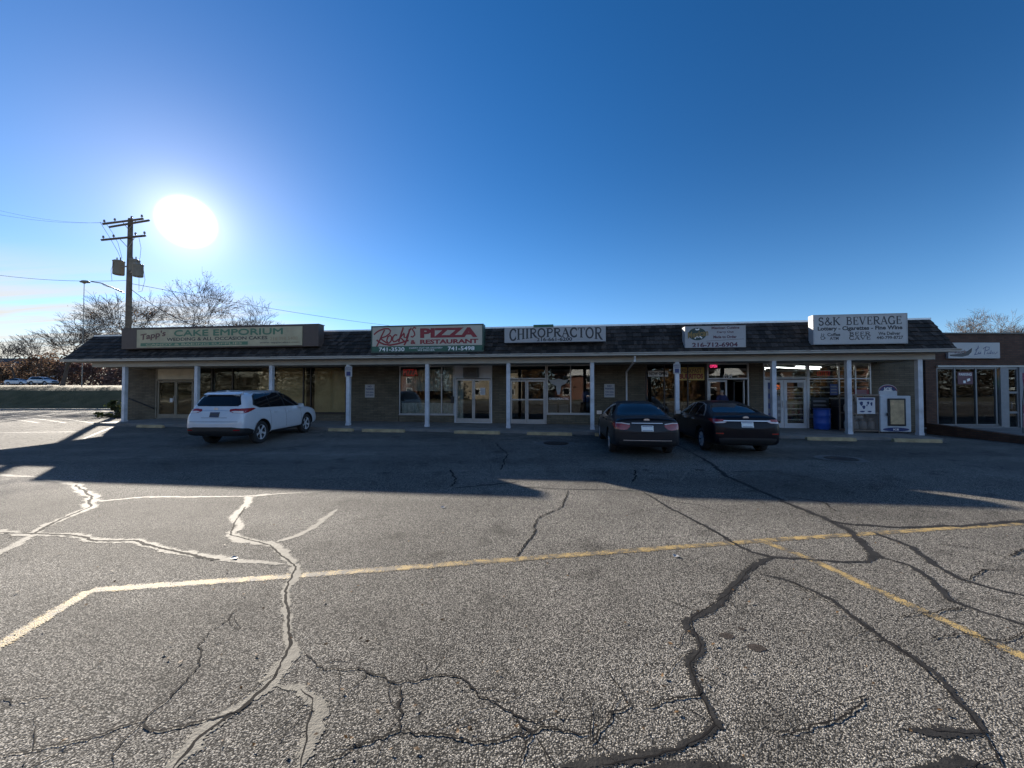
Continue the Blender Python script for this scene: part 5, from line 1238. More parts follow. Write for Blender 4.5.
# raised walk and its dark retaining wall
wa, wb_ = gpt(926.5, 432.6, .05), gpt(1024, 444, 0.0)
wa = Vector((wa.x, wa.y, 0)); wb_ = Vector((wb_.x, wb_.y, 0)); d = (wb_ - wa).normalized(); we = wa + d * 9; nrm = Vector((-d.y, d.x, 0))
root = empty('retaining_wall', (wa.x, wa.y, 0), 0, 'low dark brick retaining wall below the brown shop windows', 'wall')
mb = MB(); N_ = 12
def wz(p):      # top of the wall drops away to the right
    return max(.18, .46 - .20 * (p - wa).length / (wb_ - wa).length)
for k in range(N_):
    p, q = wa.lerp(we, k / N_) - wa, wa.lerp(we, (k + 1) / N_) - wa
    mb.hexa([p + Vector((0,0,-.3)), q + Vector((0,0,-.3)), p + nrm*.25 + Vector((0,0,-.3)), q + nrm*.25 + Vector((0,0,-.3)), p + Vector((0,0,wz(p+wa))), q + Vector((0,0,wz(q+wa))), p + nrm*.25 + Vector((0,0,wz(p+wa))), q + nrm*.25 + Vector((0,0,wz(q+wa)))])
mb.build('wall', M['brown_brick'], root)
mb = MB()
mb.prism([(wa.x + nrm.x*.26, wa.y + nrm.y*.26), (we.x + nrm.x*.26, we.y + nrm.y*.26), (we.x + 12, BY - .09), (x0 - .3, BY - .09)], -.2, .13, lambda a, b, h: Vector((a, b, h)))
mb.build('raised_walk', M['walk'])['kind'] = 'structure'
# its sign
pa, pb = at(948, 342.6, BY - .12), at(1000.3, 358.4, BY - .12)
w, h = pb.x - pa.x, pa.z - pb.z
root = empty('script_sign', (pa.x, BY - .12, pb.z), 0, 'white sign with black swoosh and thin script on the brown brick shop', 'sign')
MB().box(0, w, 0, .115, 0, h).bevel(.01, 1).build('panel', M['whitesign'], root)
def K(cx, cy): return ((cx - 60) / (462 - 60) * w, h - (cy - 58) / (180 - 58) * h)
mb = MB()
mb.face([(x, -.003, z) for x, z in (K(*p) for p in ((70,150),(110,148),(160,142),(205,125),(246,98),(240,132),(215,156),(170,168),(100,165),(72,162)))])
mb.build('swoosh', M['i_black'], root)
mb = MB()
text(mb, "Trattoria", *[v_ for v_ in (K(75, 0)[0], K(200, 0)[0], K(0, 142)[1], K(0, 112)[1])], -.006, .02, .3); mb.build('lettering', M['i_brown'], root)
mb = MB(); yy = -.003
for s_ in ([(296,82),(286,105),(274,135),(262,152)], [(262,152),(285,146),(310,140)], [(300,128),(290,138),(300,146),(312,130),(312,146)], [(352,92),(344,125),(338,150)], [(330,106),(352,90),(380,94),(376,112),(350,122)], [(366,132),(358,142),(370,146),(378,132),(378,146),(390,138)], [(392,118),(388,146)], [(398,146),(402,132),(410,146),(414,132),(424,146),(440,130)], [(268,118),(300,96)]):
    yy -= .0003; stroke(mb, [K(*p) for p in s_], .010 * w, yy)
mb.build('script', M['i_navy'], root)
# window things
def flat(name, pa_, pb_, ya, yb, Yd, face, label, cat, em=None):
    a, b = at(pa_, ya, Yd), at(pb_, yb, Yd); root = empty(name, (a.x, Yd, b.z), 0, label, cat); w, h = b.x - a.x, a.z - b.z
    MB().box(0, w, 0, .006, 0, h).build('panel', face, root); return root, w, h
root, w, h = flat('parking_poster', 957.6, 973, 372, 384.3, BY + .05, M['i_maroon'], 'maroon parking poster in the middle window of the brown shop', 'poster')
mb = MB(); text(mb, "PARKING", .08*w, .92*w, .70*h, .92*h, -.003, .02); mb.face([(x*w, -.003, z*h) for x, z in ((.36,.1),(.52,.1),(.52,.3),(.36,.3))]); mb.face([(x*w, -.003, z*h) for x, z in ((.62,.22),(.82,.30),(.80,.5),(.6,.42))]); mb.build('lettering', M['i_white'], root)
root, w, h = flat('lit_ornament', 980, 992, 371.5, 378, BY + .35, M['black'], 'yellow lit ornament at top of the right brown shop window', 'lamp')
mb = MB(); stroke(mb, arc(w*.5, h*.2, w*.42, h*.5, 10, 170, 10), .06, -.01); stroke(mb, arc(w*.5, h*.55, w*.22, h*.35, 10, 170, 8), .05, -.012); mb.build('tube', emit('yellow_tube', (1, .62, .15), .7), root)
root, w, h = flat('green_neon', 981, 993, 381, 384, BY + .35, M['black'], 'small green neon strip in the right brown shop window', 'neon sign')
MB().box(.05*w, .95*w, -.02, -.012, .25*h, .75*h).build('tube', emit('green_tube', (.1, .8, .45), .35), root)
# feather flag by the door
p = at(1023, 431, 15.4); root = empty('feather_flag', (p.x, 15.4, .132), 0, 'pink and dark feather flag standing at the right frame edge by the brown shop', 'flag')
MB().tube([(0, 0, 0), (.02, 0, 1.2), (.12, 0, 2.1), (.35, 0, 2.45)], .014, 6).build('mast', M['bronze'], root)
mb = MB()
for k in range(8):
    z0_, z1_ = .25 + k*.27, .25 + (k+1)*.27; f0 = .03 + .02*k*.3; g0 = .62 - .03*max(0, k-4)
    mb.hexa([(f0, .03*math.sin(k), z0_), (g0, .06*math.sin(k*1.3), z0_), (f0, .03*math.sin(k)+.006, z0_), (g0, .06*math.sin(k*1.3)+.006, z0_), (f0+.01, .03*math.sin(k+1), z1_), (g0-.02, .06*math.sin(k*1.3+1.3), z1_), (f0+.01, .03*math.sin(k+1)+.006, z1_), (g0-.02, .06*math.sin(k*1.3+1.3)+.006, z1_)])
mb.build('cloth', islandmat('pink_flag_cloth', [(.30,.06,.10), (.36,.14,.20), (.20,.03,.07), (.40,.24,.28)]), root)

# inside the beverage store: shelving and lit tubes
tubemat = emit('fluorescent', (.95, .98, 1.0), 4.0)
for i, (ua_, ub_, v_) in enumerate(((U(764.5), U(797), 4.2), (U(766), U(806), 5.4), (U(812), U(846), 3.8), (U(800), U(868), 5.0))):
    uc = (ua_ + ub_) / 2; root = empty('tube_light', B(uc, v_, 3.0), ROT + .55, ('lit ceiling tube at left inside the beverage store', 'lit ceiling tube deep behind the left door of the beverage store', 'lit ceiling tube over the beverage store window', 'longest lit ceiling tube deep inside the beverage store')[i], 'ceiling lamp', 'tube lights inside the beverage store')
    L = 1.1 if i != 3 else 2.0
    MB().box(-L, L, -.03, .03, .035, .10).build('housing', M['i_grey'], root); MB().tube([(-L*.97, 0, .015), (L*.97, 0, .015)], .017, 8).build('tube', tubemat, root)
goods = islandmat('packaged_goods', [(.22,.04,.03), (.04,.06,.18), (.30,.24,.08), (.05,.12,.06), (.3,.3,.3), (.12,.07,.04)], .5)
for i, (pa_, v_) in enumerate(((770, 5.2), (790, 6.6), (815, 5.0), (840, 6.2))):
    root = empty('store_shelf', B(U(pa_) + .8, v_, sw(12)), ROT, ('stocked shelf behind the left beverage store door', 'stocked shelf deep behind the right beverage store door', 'stocked shelf behind the blue barrel window', 'stocked shelf at right inside the beverage store')[i], 'shelf', 'shelves inside the beverage store')
    mb = MB(); mg = MB(); rr = random.Random(i)
    mb.box(-1.0, 1.0, .36, .40, 0, 1.75)
    for k in range(5):
        z = .1 + k*.34; mb.box(-1.0, 1.0, -.02, .355, z, z + .03); x = -.97
        while x < .9:
            ww = rr.uniform(.06, .16); mg.box(x, x + ww - .01, .03, .3, z + .031, z + .031 + rr.uniform(.16, .28)); x += ww
    mb.build('rack', M['white'], root); mg.build('goods', goods, root)
# waiting-room chairs inside the chiropractor
for i, px in enumerate((552, 564)):
    root = empty('waiting_chair', B(U(px), VW + 1.1, sw(0)), ROT, ('pale chair inside the chiropractor window, left of two', 'pale chair inside the chiropractor window, right of two')[i], 'chair')
    MB().box(-.25, .25, -.25, .25, .40, .46).bevel(.02, 2).build('seat', M['palegrey'], root); MB().box(-.25, .25, .22, .27, .47, .92).bevel(.02, 2).build('backrest', M['palegrey'], root)
    for sx in (-.21, .21):
        for sy in (-.21, .21): MB().tube([(sx, sy, 0), (sx, sy, .40)], .015, 6).build('leg', M['alu'], root)
root = empty('notice_stand', B(U(586.5), VW + .5, sw(1)), ROT, 'blue oval notice stand inside the chiropractor window beside the post', 'stand')
MB().tube([(0, 0, 0), (0, 0, 1.25)], .02, 8).build('pole', M['bronze'], root)
mb = MB(); mb.prism([(x, z) for x, z in arc(0, 1.35, .22, .28, 0, 360, 24)[:-1]], -.012, .012, lambda a, b, h: Vector((a, h, b))); mb.build('disc', simple('notice_blue', (.05, .09, .30), .4, vary=.3, vscale=8), root)

# ================================================================== PERSON AT THE DOOR
def skin(name, verts, edges, radii, mat, parent, sub=2):
    me = bpy.data.meshes.new(name); me.from_pydata([Vector(v) for v in verts], edges, []); o = bpy.data.objects.new(name, me); col.objects.link(o)
    o.modifiers.new('k', 'SKIN'); sb = o.modifiers.new('s', 'SUBSURF'); sb.levels = sub; sb.render_levels = sub
    for i, r in enumerate(radii):
        r = r if isinstance(r, tuple) else (r, r); me.skin_vertices[0].data[i].radius = r
    me.skin_vertices[0].data[0].use_root = True
    m2 = evalmesh(o); o.modifiers.clear(); o.data = m2; m2.materials.clear(); m2.materials.append(mat)
    for p in m2.polygons: p.use_smooth = True
    o.parent = parent; return o
uP, _ = fp(722, 400, VW - .35)
person = empty('person', B(uP, VW - .38, sw(uP) + .001), ROT + .15, 'person in a navy top standing with back turned at the carry-out door', 'person')
skinm = simple('skin', (.40, .25, .18), .55, vary=.06); navy = simple('navy_knit', (.018, .022, .075), .85, vary=.2, vscale=12); hairm = simple('grey_hair', (.26, .24, .22), .8, vary=.25, vscale=30, bump=.5); jean = simple('dark_jeans', (.03, .035, .05), .85, vary=.2)
V = [(0,0,.93),(0,.01,1.12),(0,.02,1.32),(0,.03,1.45),(0,.045,1.52),(0,.06,1.60),(0,.055,1.66),
     (.10,0,.88),(.11,.01,.50),(.11,-.02,.10),(.12,.10,.045), (-.10,0,.88),(-.11,.02,.50),(-.11,-.01,.10),(-.12,.11,.045),
     (.17,.02,1.41),(.25,.0,1.15),(.24,.16,.97),(.22,.27,.99), (-.17,.02,1.41),(-.26,.01,1.15),(-.25,.18,1.02),(-.22,.30,1.10)]
E = [(0,1),(1,2),(2,3),(3,4),(4,5),(5,6),(0,7),(7,8),(8,9),(9,10),(0,11),(11,12),(12,13),(13,14),(3,15),(15,16),(16,17),(17,18),(3,19),(19,20),(20,21),(21,22)]
Rr = [(.15,.11),(.14,.10),(.16,.105),(.09,.07),(.05,.05),(.085,.098),(.075,.085),.085,.062,.042,(.045,.035),.085,.062,.042,(.045,.035),.06,.043,.032,(.035,.022),.06,.043,.032,(.035,.022)]
skin('body', V, E, Rr, skinm, person)
skin('sweatshirt', [(0,0,.88),(0,.01,1.12),(0,.02,1.32),(0,.03,1.445),(.18,.02,1.405),(.255,0,1.15),(.243,.15,.985),(-.18,.02,1.405),(-.265,.01,1.15),(-.253,.17,1.03)], [(0,1),(1,2),(2,3),(3,4),(4,5),(5,6),(3,7),(7,8),(8,9)], [(.185,.14),(.18,.135),(.19,.13),(.105,.085),.08,.062,.05,.08,.062,.05], navy, person)
skin('trousers', [(0,0,.92),(.10,0,.86),(.11,.01,.50),(.11,-.02,.09),(-.10,0,.86),(-.11,.02,.50),(-.11,-.01,.09)], [(0,1),(1,2),(2,3),(0,4),(4,5),(5,6)], [(.165,.125),.105,.08,.065,.105,.08,.065], jean, person)
skin('hair', [(0,.035,1.575),(0,.035,1.66),(0,.05,1.715)], [(0,1),(1,2)], [(.088,.075),(.094,.09),(.07,.08)], hairm, person)
for sx in (.12, -.12): MB().box(sx-.05, sx+.05, -.09, .19, .0, .085).bevel(.03, 3).build('shoe', M['black'], person, True)
# ================================================================== POLES AND WIRES
def cat_wire(a, b, sag, n=14):
    return [a.lerp(b, k/n) - Vector((0, 0, sag * 4 * (k/n) * (1 - k/n))) for k in range(n + 1)]
PY = 28.0
pb_ = at(126.8, 400, PY); zp = lotz(pb_.x, PY)
pole = empty('utility_pole', (pb_.x, PY, zp), 0, 'tall wooden utility pole with crossarms and three transformers behind the mall', 'utility pole')
def PL(px, py, dy=0.0): q = at(px, py, PY + dy); return q - Vector((pb_.x, PY, zp))
top = PL(126.8, 218.8).z
MB().tube([(0, 0, -.3), (0, 0, top*.5), (0, 0, top)], [.20, .175, .145], 14).build('shaft', M['wood_pole'], pole, True)
def armbox(a, b, s, name='crossarm'):
    return MB().tube([a, b], s, 4).build(name, M['wood_pole'], pole)
A1 = [PL(103, 224, .45), PL(143, 218.8, -.35)]; A2 = [PL(109.7, 227, .15), PL(149, 220.4, -.75)]; A3 = [PL(101.5, 240, .3), PL(145.3, 235.7, -.5)]
for a_ in (A1, A2, A3): armbox(a_[0], a_[1], .085)
ins = []
M['porcelain'] = simple('porcelain', (.16, .12, .10), .3, vary=.1)
for (a, b), ts in ((A1, (.03, .3, .72, .97)), (A3, (.04, .28, .78, .98))):
    for t in ts:
        p = a.lerp(b, t) + Vector((0, 0, .08)); ins.append(p)
        MB().lathe([(.015, 0), (.02, .06), (.07, .08), (.075, .12), (.045, .14), (.065, .17), (.05, .22), (.02, .24)], 10, Matrix.Translation(p)).build('insulator', M['porcelain'], pole, True)
for s_ in (-1, 1):
    for zz, AA in ((top - .1, A2), (A3[0].z * .5 + A3[1].z * .5, A3)):
        e = AA[0] if s_ < 0 else AA[1]; m_ = Vector((0, 0, zz)).lerp(e, .32)
        MB().tube([(0, -.13, zz - .75), (m_.x, m_.y - .05, zz + (e.z - zz) * .32 - .05)], .022, 5).build('brace', M['alu'], pole)
def can(px0, px1, y0, y1, dy):
    a = PL((px0 + px1)/2, y1, dy); h = PL(px0, y0, dy).z - a.z; r = (px1 - px0)/2 * (PY + dy) / F
    mb = MB(); mb.lathe([(r*.9, 0), (r, .03), (r, h*.9), (r*1.06, h*.91), (r*1.06, h*.95), (r*.8, h), (.03, h*1.02)], 18, Matrix.Translation(a))
    t = mb.build('transformer', M['tank'], pole, True)
    for k in (-.4, .4): MB().lathe([(.03, h*.98), (.05, h*1.03), (.03, h*1.09), (.045, h*1.14), (.02, h*1.22)], 8, Matrix.Translation(a + Vector((r*k, 0, 0)))).build('bushing', M['porcelain'], t, True)
    MB().tube([a + Vector((0, 0, h*.55)), Vector((0, 0, a.z + h*.55))], .05, 6).build('bracket', M['alu'], t)
can(114, 123, 260.5, 274.8, .15); can(129.6, 138.4, 259.5, 272, .15); can(133.4, 142, 264, 276.8, -.7)
# drop loops
for pts in (((105,222),(112,232),(118,243),(122,258)), ((100,222),(110,238),(118,252),(121,260)), ((139,238),(141,248),(140,258),(137,262)), ((114,262),(111,270),(112,281)), ((143,266),(145,280),(142,291),(138,292)), ((139,277),(139,290))):
    MB().tube([PL(x, y, -.2) for x, y in pts], .014, 4).build('jumper_wire', M['wire'], pole)
# street lamp arm
MB().tube([PL(124.5, 293), PL(112, 287.5, -.5), PL(101, 283, -.9), PL(91, 281.5, -1.2)], [.05, .045, .04, .035], 8).build('lamp_arm', M['alu'], pole, True)
p = PL(85, 281.8, -1.3)
lh = MB(); lh.lathe([(.05, .10), (.13, .08), (.20, 0.0), (.18, -.05), (.02, -.06)], 14, Matrix.Translation(p) @ Matrix.Scale(1.7, 4, (1, 0, 0))); lh.build('lamp_head', M['tank'], pole, True)
MB().tube([PL(123, 291), PL(104, 285.5, -.6), PL(101, 283, -.9)], .014, 4).build('stay_wire', M['wire'], pole)
# overhead lines, each its own thing
wo = Vector((pb_.x, PY, zp))
def wire(a, b, sag, label, r=.0055):
    o = MB().tube(cat_wire(a, b, sag), r, 4).build('overhead_wire', M['wire']); setp(o, label, 'wire')
wire(ins[0] + wo, at(-60, 193, 22), .5, 'thin line from the top crossarm leaving the frame at left, uppermost'); wire(ins[1] + wo, at(-60, 201, 20), .5, 'thin line from the top crossarm leaving the frame at left, second from top')
wire(PL(126, 280.5) + wo, at(-70, 263, 30), .5, 'communication line from pole to left frame edge passing the lamp head', .013)
wire(PL(128, 283) + wo, at(520, 333, 75), 1.2, 'communication line running right from the pole above the sign boxes', .016)
wire(PL(129, 287.5) + wo, B(fp(232, 345, 3)[0], 3, 4.9), .5, 'thick black service cable from the pole down to the mall roof', .024)
wire(PL(129, 291) + wo, B(fp(168, 330, 6)[0], 6, 4.8), .5, 'thin black cable below the thick service cable', .011)
# slim far light pole
p = at(84.2, 283, 46); zb = terr(p.x, 46)
root = empty('light_pole', (p.x, 46, zb), 0, 'slim grey light pole on the bank left of the utility pole', 'light pole')
MB().tube([(0, 0, -.2), (0, 0, p.z - zb)], [.05, .03], 8).build('shaft', M['tank'], root)
MB().lathe([(.03, -.1), (.16, -.03), (.15, .05), (.03, .09)], 10, Matrix.Translation((0, 0, p.z - zb))).build('lamp_head', M['tank'], root, True)
# ================================================================== TREES
def tree(label, px, ytop, Yd, spread, seed, leaves=0, name='bare_tree', forks=3, lean=0.0, group='bare trees behind the shops', lv=6, tw=1.0):
    r = random.Random(seed); base = at(px, 390, Yd); zb = terr(base.x, Yd); H = at(px, ytop, Yd).z - zb
    root = empty(name, (base.x, Yd, zb - .1), 0, label, 'tree', group)
    tb, cb = MB(), MB(); tips = []
    def grow(p, d, L, rad, lev):
        n = 4; pts = [p]; rs = [rad]; dd = d.copy(); q = p.copy()
        for k in range(n):
            dd = (dd + Vector((r.gauss(0, .13), r.gauss(0, .13), r.gauss(.03, .08)))).normalized(); q = q + dd * L / n; pts.append(q.copy()); rs.append(rad * (1 - .45 * (k + 1) / n))
        (tb if lev < 2 else cb).tube(pts, rs, 8 if lev < 1 else (5 if lev < 3 else 3), cap=False)
        if lev >= lv: tips.append(q); return
        kids = forks + (1 if lev in (1, 2, 3) else 0)
        for c in range(kids):
            t = r.uniform(.45, 1.0) if c else 1.0
            i = t * n; i0 = min(int(i), n - 1); o = pts[i0].lerp(pts[i0 + 1], i - i0)
            ang = R(r.uniform(18, 42) if c else r.uniform(4, 18)); ax = dd.orthogonal().normalized(); ax.rotate(Matrix.Rotation(r.uniform(0, 6.283), 3, dd))
            nd = dd.copy(); nd.rotate(Matrix.Rotation(ang, 3, ax)); nd = (nd + Vector((nd.x, nd.y, 0)) * spread).normalized()
            grow(o, nd, L * r.uniform(.62, .82), max(.0115 * tw * Yd / 50, rs[min(i0 + 1, n)] * r.uniform(.5, .72)), lev + 1)
    grow(Vector((0, 0, 0)), Vector((lean, 0, 1)).normalized(), H * .26, H * .019, 0)
    # fit the height
    zz = sorted(v.co.z for v in cb.bm.verts); k = H / zz[int(len(zz) * .975)]
    for b_ in (tb, cb):
        for v in b_.bm.verts: v.co = Vector((v.co.x * k, v.co.y * k, v.co.z * k))
    tb.build('trunk', M['bark'], root, True, False); cb.build('branches', M['twig'], root, False, False)
    if leaves:
        lb = MB()
        for _ in range(leaves):
            p = r.choice(tips) * k + Vector((r.gauss(0, .15), r.gauss(0, .15), r.gauss(0, .15))); a = Vector((r.gauss(0, 1), r.gauss(0, 1), r.gauss(0, 1))).normalized(); b = a.orthogonal().normalized(); s = r.uniform(.05, .10)
            lb.face([p + a*s, p + b*s*.7, p - a*s, p - b*s*.7])
        lb.build('leaves', M['dry_leaf'], root, False, False)
    return root
tree('wide bare tree left of the utility pole above the mall eave', 62, 315, 60, .20, 21, forks=3)
tree('bare tree directly behind the utility pole', 128, 299, 52, .10, 12, 250)
tree('tallest bare tree with a few brown leaves right of the utility pole', 184, 277, 47, .12, 13, 700)
tree('bare tree rising behind the right half of the long brown sign box', 254, 306, 62, .2, 14)
tree('bare tree above the flat brown shop roof, left of two', 968, 319, 66, .22, 15, tw=.8)
tree('bare tree above the flat brown shop roof, right of two', 1030, 311, 58, .2, 16, tw=.8)
tree('slender dark bare tree at far left beyond the road', 17, 343, 88, .08, 17, lv=5)
tree('small bare tree beyond the road left of the passing silver car', 33, 336, 96, .15, 18, lv=5)
def bush(name, label, px, Yd, rx, ry, rz, n, mat, size, seed, group=None, zoff=0.0):
    r = random.Random(seed); base = at(px, 390, Yd); zb = terr(base.x, Yd) if Yd > BANK0 else lotz(base.x, Yd)
    root = empty(name, (base.x, Yd, zb), 0, label, 'shrub' if name != 'evergreen_tree' else 'tree', group)
    lb, sb = MB(), MB(); cl = []
    for _ in range(max(8, n // 90)):
        a = r.uniform(0, 6.283); u = r.uniform(0, 1) ** .5; z = r.uniform(.12, 1.0); f = math.sqrt(max(.05, 1 - (z*1.02 - .35)**2 / .5)) if name != 'evergreen_tree' else (1.05 - z)
        cl.append((Vector((rx*u*f*math.cos(a), ry*u*f*math.sin(a), rz*z*r.uniform(.8, 1.12))), r.uniform(.12, .26)))
    for c, cs in cl:
        sb.tube([(c.x*.1, c.y*.1, 0), (c.x*.5, c.y*.5, c.z*.5), c], [.05, .03, .01], 4, False)
        for _ in range(n // len(cl)):
            p = c + Vector((r.gauss(0, cs*rx), r.gauss(0, cs*ry), r.gauss(0, cs*rz*.7)))
            if p.z < .02: p.z = abs(p.z) + .02
            a = Vector((r.gauss(0, 1), r.gauss(0, 1), r.gauss(0, .8))).normalized(); b = a.orthogonal().normalized(); b.rotate(Matrix.Rotation(r.uniform(0, 6.28), 3, a)); s = size * r.uniform(.6, 1.4)
            lb.face([p + a*s, p + b*s*.6, p - a*s, p - b*s*.6])
    sb.build('stems', M['bark'], root, False, False); lb.build('foliage', mat, root, False, False); return root
gB = 'shrubs beyond the upper road'
bush('shrub', 'brown leafed shrub beyond the road, directly behind the silver car', 36, 92, 5.5, 3, 6.2, 2600, M['rust_leaf'], .26, 1, gB)
bush('shrub', 'rust brown shrub beyond the road right of the silver car', 58, 90, 5, 3, 7.6, 2600, M['rust_leaf'], .26, 2, gB)
bush('shrub', 'reddish shrub beyond the road under the left end of the mall eave', 82, 88, 4.8, 3, 5.4, 2600, M['plum_leaf'], .24, 3, gB)
bush('shrub', 'reddish shrub seen between mall eave and the first white post', 104, 86, 5.2, 3, 6.0, 2600, M['plum_leaf'], .24, 4, gB)
bush('shrub', 'plum shrub just left of the first white post', 121, 84, 4.2, 3, 6.4, 2200, M['plum_leaf'], .24, 5, gB)
bush('shrub', 'low brown shrub between far house and slender tree', 14, 94, 4.6, 3, 4.2, 1800, M['rust_leaf'], .26, 6, gB)
bush('shrub', 'tall dusky shrub at the left frame edge beyond the road', -6, 98, 5, 3, 5.5, 1800, M['rust_leaf'], .28, 7, gB)
bush('shrub', 'green shrub on the bank foot beside the first white post', 117, 30.5, .6, .6, .8, 700, M['green_leaf'], .09, 8)
bush('shrub', 'low green plant by the corner of the sidewalk', 116, 23.5, .9, .7, .55, 600, M['green_leaf'], .06, 9)
# far house at the left edge
p = at(2, 384, 112); root = empty('far_house', (p.x, 112, terr(p.x, 112)), R(8), 'grey roofed house at the left frame edge beyond the road', 'house')
MB().box(-8, 8, 0, 9, 0, 4.2).build('wall', M['white'], root)
mb = MB(); mb.prism([(-.6, 4.205), (9.6, 4.205), (4.5, 8.6)], -8.5, 8.5, lambda a, b, h: Vector((h, a, b))); mb.build('roof', simple('slate_roof', (.055, .058, .068), .85), root)
for x in (-5, 0, 5):
    f = MB().box(x-.7, x+.7, -.05, -.002, 1.2, 2.9).build('window', M['bronze'], root)
# ================================================================== HOUSES ACROSS THE STREET (mirrored in the shop windows)
for i, (x, wdt, dep, hgt, wm, lab) in enumerate(((-46, 15, 9, 5.6, 'red_brick', 'red brick house with white gable across the street, leftmost'), (-22, 17, 9, 6.0, 'tanpanel', 'tan clapboard house with white gable across the street, left of the middle brick house'), (3, 19, 10, 5.8, 'red_brick', 'red brick house across the street facing the chiropractor'), (30, 16, 9, 5.6, 'brown_brick', 'brown brick house across the street facing the beverage store'), (56, 16, 9, 6.0, 'red_brick', 'red brick house across the street, rightmost'))):
    root = empty('street_house', (x, -44, .15), 0, lab, 'house', 'houses across the street')
    MB().box(-wdt/2, wdt/2, -dep, 0, 0, hgt).build('wall', M[wm], root)
    mb = MB(); mb.prism([(-dep - .5, hgt + .003), (.5, hgt + .003), (-dep/2, hgt + 3.6)], -wdt/2 - .5, wdt/2 + .5, lambda a, b, h: Vector((h, a, b))); mb.build('roof', M['under'], root)
    mb = MB(); mb.prism([(-3, hgt - .8), (3, hgt - .8), (0, hgt + 2.4)], .6, .75, lambda a, b, h: Vector((a - wdt*.2, h, b))); mb.build('gable', M['white'], root)
    for k, xx in enumerate((-wdt*.36, -wdt*.12, wdt*.14, wdt*.36)):
        for zz in (.9, 3.5):
            mb = MB(); mb.box(xx-.75, xx+.75, .002, .06, zz, zz+1.5); f = mb.build('window', M['white'], root)
            MB().box(xx-.6, xx+.6, .061, .07, zz+.15, zz+1.35).build('pane', M['carglass'], f)
for i, (x, y, h_) in enumerate(((-34, -40, 10), (-10, -41, 11), (17, -40, 10), (44, -42, 12))):
    root = bush('street_tree', ('brown leafed tree between the leftmost brick house and the tan house', 'brown leafed tree between the tan house and middle brick house', 'brown leafed tree between middle red house and brown brick house', 'brown leafed tree between brown house and rightmost red brick house')[i], 512, 10, 3.4, 3.0, h_, 1500, M['dry_leaf'], .3, 30 + i, 'trees across the street')
    root.location = (x, y, .05); root['category'] = 'tree'
rr = random.Random(77); lb = MB()
for _ in range(42000):
    x = rr.uniform(-150, 150); hh = 8 + 4.5 * noise.noise(Vector((x * .06, 0, 5))); z = hh * rr.uniform(0, 1) ** .8; y = -62 + rr.gauss(0, 3.0); a = Vector((rr.gauss(0, 1), rr.gauss(0, 1), rr.gauss(0, 1))).normalized(); b = a.orthogonal().normalized(); s_ = rr.uniform(.22, .5); p = Vector((x, y, z + .6))
    lb.face([p + a*s_, p + b*s_*.6, p - a*s_, p - b*s_*.6])
lb.build('added_woods', leafmat('added_woods_leaf', [(.022,.019,.015), (.04,.032,.024), (.05,.042,.032)]), None, False, False)['kind'] = 'stuff'  # unseen leaf mass added to keep bright sky out of the shop panes
# ================================================================== SMALL LITTER
rr = random.Random(5)
lb = MB()
for _ in range(260):
    px, py = rr.uniform(-100, 1124), rr.uniform(440, 760); p = gpt(px, py); p = gpt(px, py, lotz(p.x, p.y)); z = lotz(p.x, p.y) + .012; s = rr.uniform(.006, .02); a = rr.uniform(0, 6.28)
    lb.face([(p.x + s*math.cos(a + k*1.57)*(1 if k % 2 else .55), p.y + s*math.sin(a + k*1.57)*(1 if k % 2 else .55), z + rr.uniform(-.003, .008)) for k in range(4)])
lb.build('dry_leaf_litter', M['dry_leaf'])['kind'] = 'stuff'
for px, py, lab in ((234, 559, 'white paper scrap on the asphalt above the pale left crack'), (443, 508, 'tiny white scrap on sunlit asphalt before the pizza shop'), (676, 557, 'pale scrap on the asphalt just below the yellow line')):
    p = gpt(px, py); o = MB().hexa([(p.x-.03, p.y-.02, .008), (p.x+.035, p.y-.015, .012), (p.x-.025, p.y+.025, .02), (p.x+.02, p.y+.03, .009), (p.x-.03, p.y-.02, .010), (p.x+.035, p.y-.015, .015), (p.x-.025, p.y+.025, .024), (p.x+.02, p.y+.03, .011)]).build('paper_scrap', M['palegrey']); setp(o, lab, 'litter')

# ================================================================== SKY, SUN, CAMERA
wd = bpy.data.worlds.new('World'); sc.world = wd; wd.use_nodes = True
nt = wd.node_tree; N = nt.nodes; L = nt.links; bg = N['Background']
SKY_STRENGTH = .07
sky = N.new('ShaderNodeTexSky'); sky.sky_type = 'NISHITA'; sky.sun_disc = False; sky.sun_elevation = SUN_EL; sky.sun_rotation = SUN_AZ; sky.altitude = 250; sky.air_density = 1.0; sky.dust_density = .06; sky.ozone_density = 2.0
hs = N.new('ShaderNodeHueSaturation'); inp(hs, 'Saturation', 1.36); inp(hs, 'Value', 1.0); L.new(sky.outputs[0], hs.inputs['Color'])
tc = N.new('ShaderNodeTexCoord'); sep = N.new('ShaderNodeSeparateXYZ'); L.new(tc.outputs['Generated'], sep.inputs[0])
dot = N.new('ShaderNodeVectorMath'); dot.operation = 'DOT_PRODUCT'; dot.inputs[1].default_value = SUN; L.new(tc.outputs['Generated'], dot.inputs[0])
def math_(op, a, b=None, clamp=False, c=None):
    m = N.new('ShaderNodeMath'); m.operation = op; m.use_clamp = clamp
    for i, x in enumerate((a, b, c)):
        if x is None: continue
        if isinstance(x, (int, float)): m.inputs[i].default_value = x
        else: L.new(x, m.inputs[i])
    return m.outputs[0]
def mrange(x, a, b, c=0.0, d=1.0, smooth=True):
    m = N.new('ShaderNodeMapRange'); m.interpolation_type = 'SMOOTHSTEP' if smooth else 'LINEAR'; L.new(x, m.inputs['Value'])
    inp(m, 'From Min', a); inp(m, 'From Max', b); inp(m, 'To Min', c); inp(m, 'To Max', d); return m.outputs[0]
dv = math_('MAXIMUM', dot.outputs['Value'], 0.0)
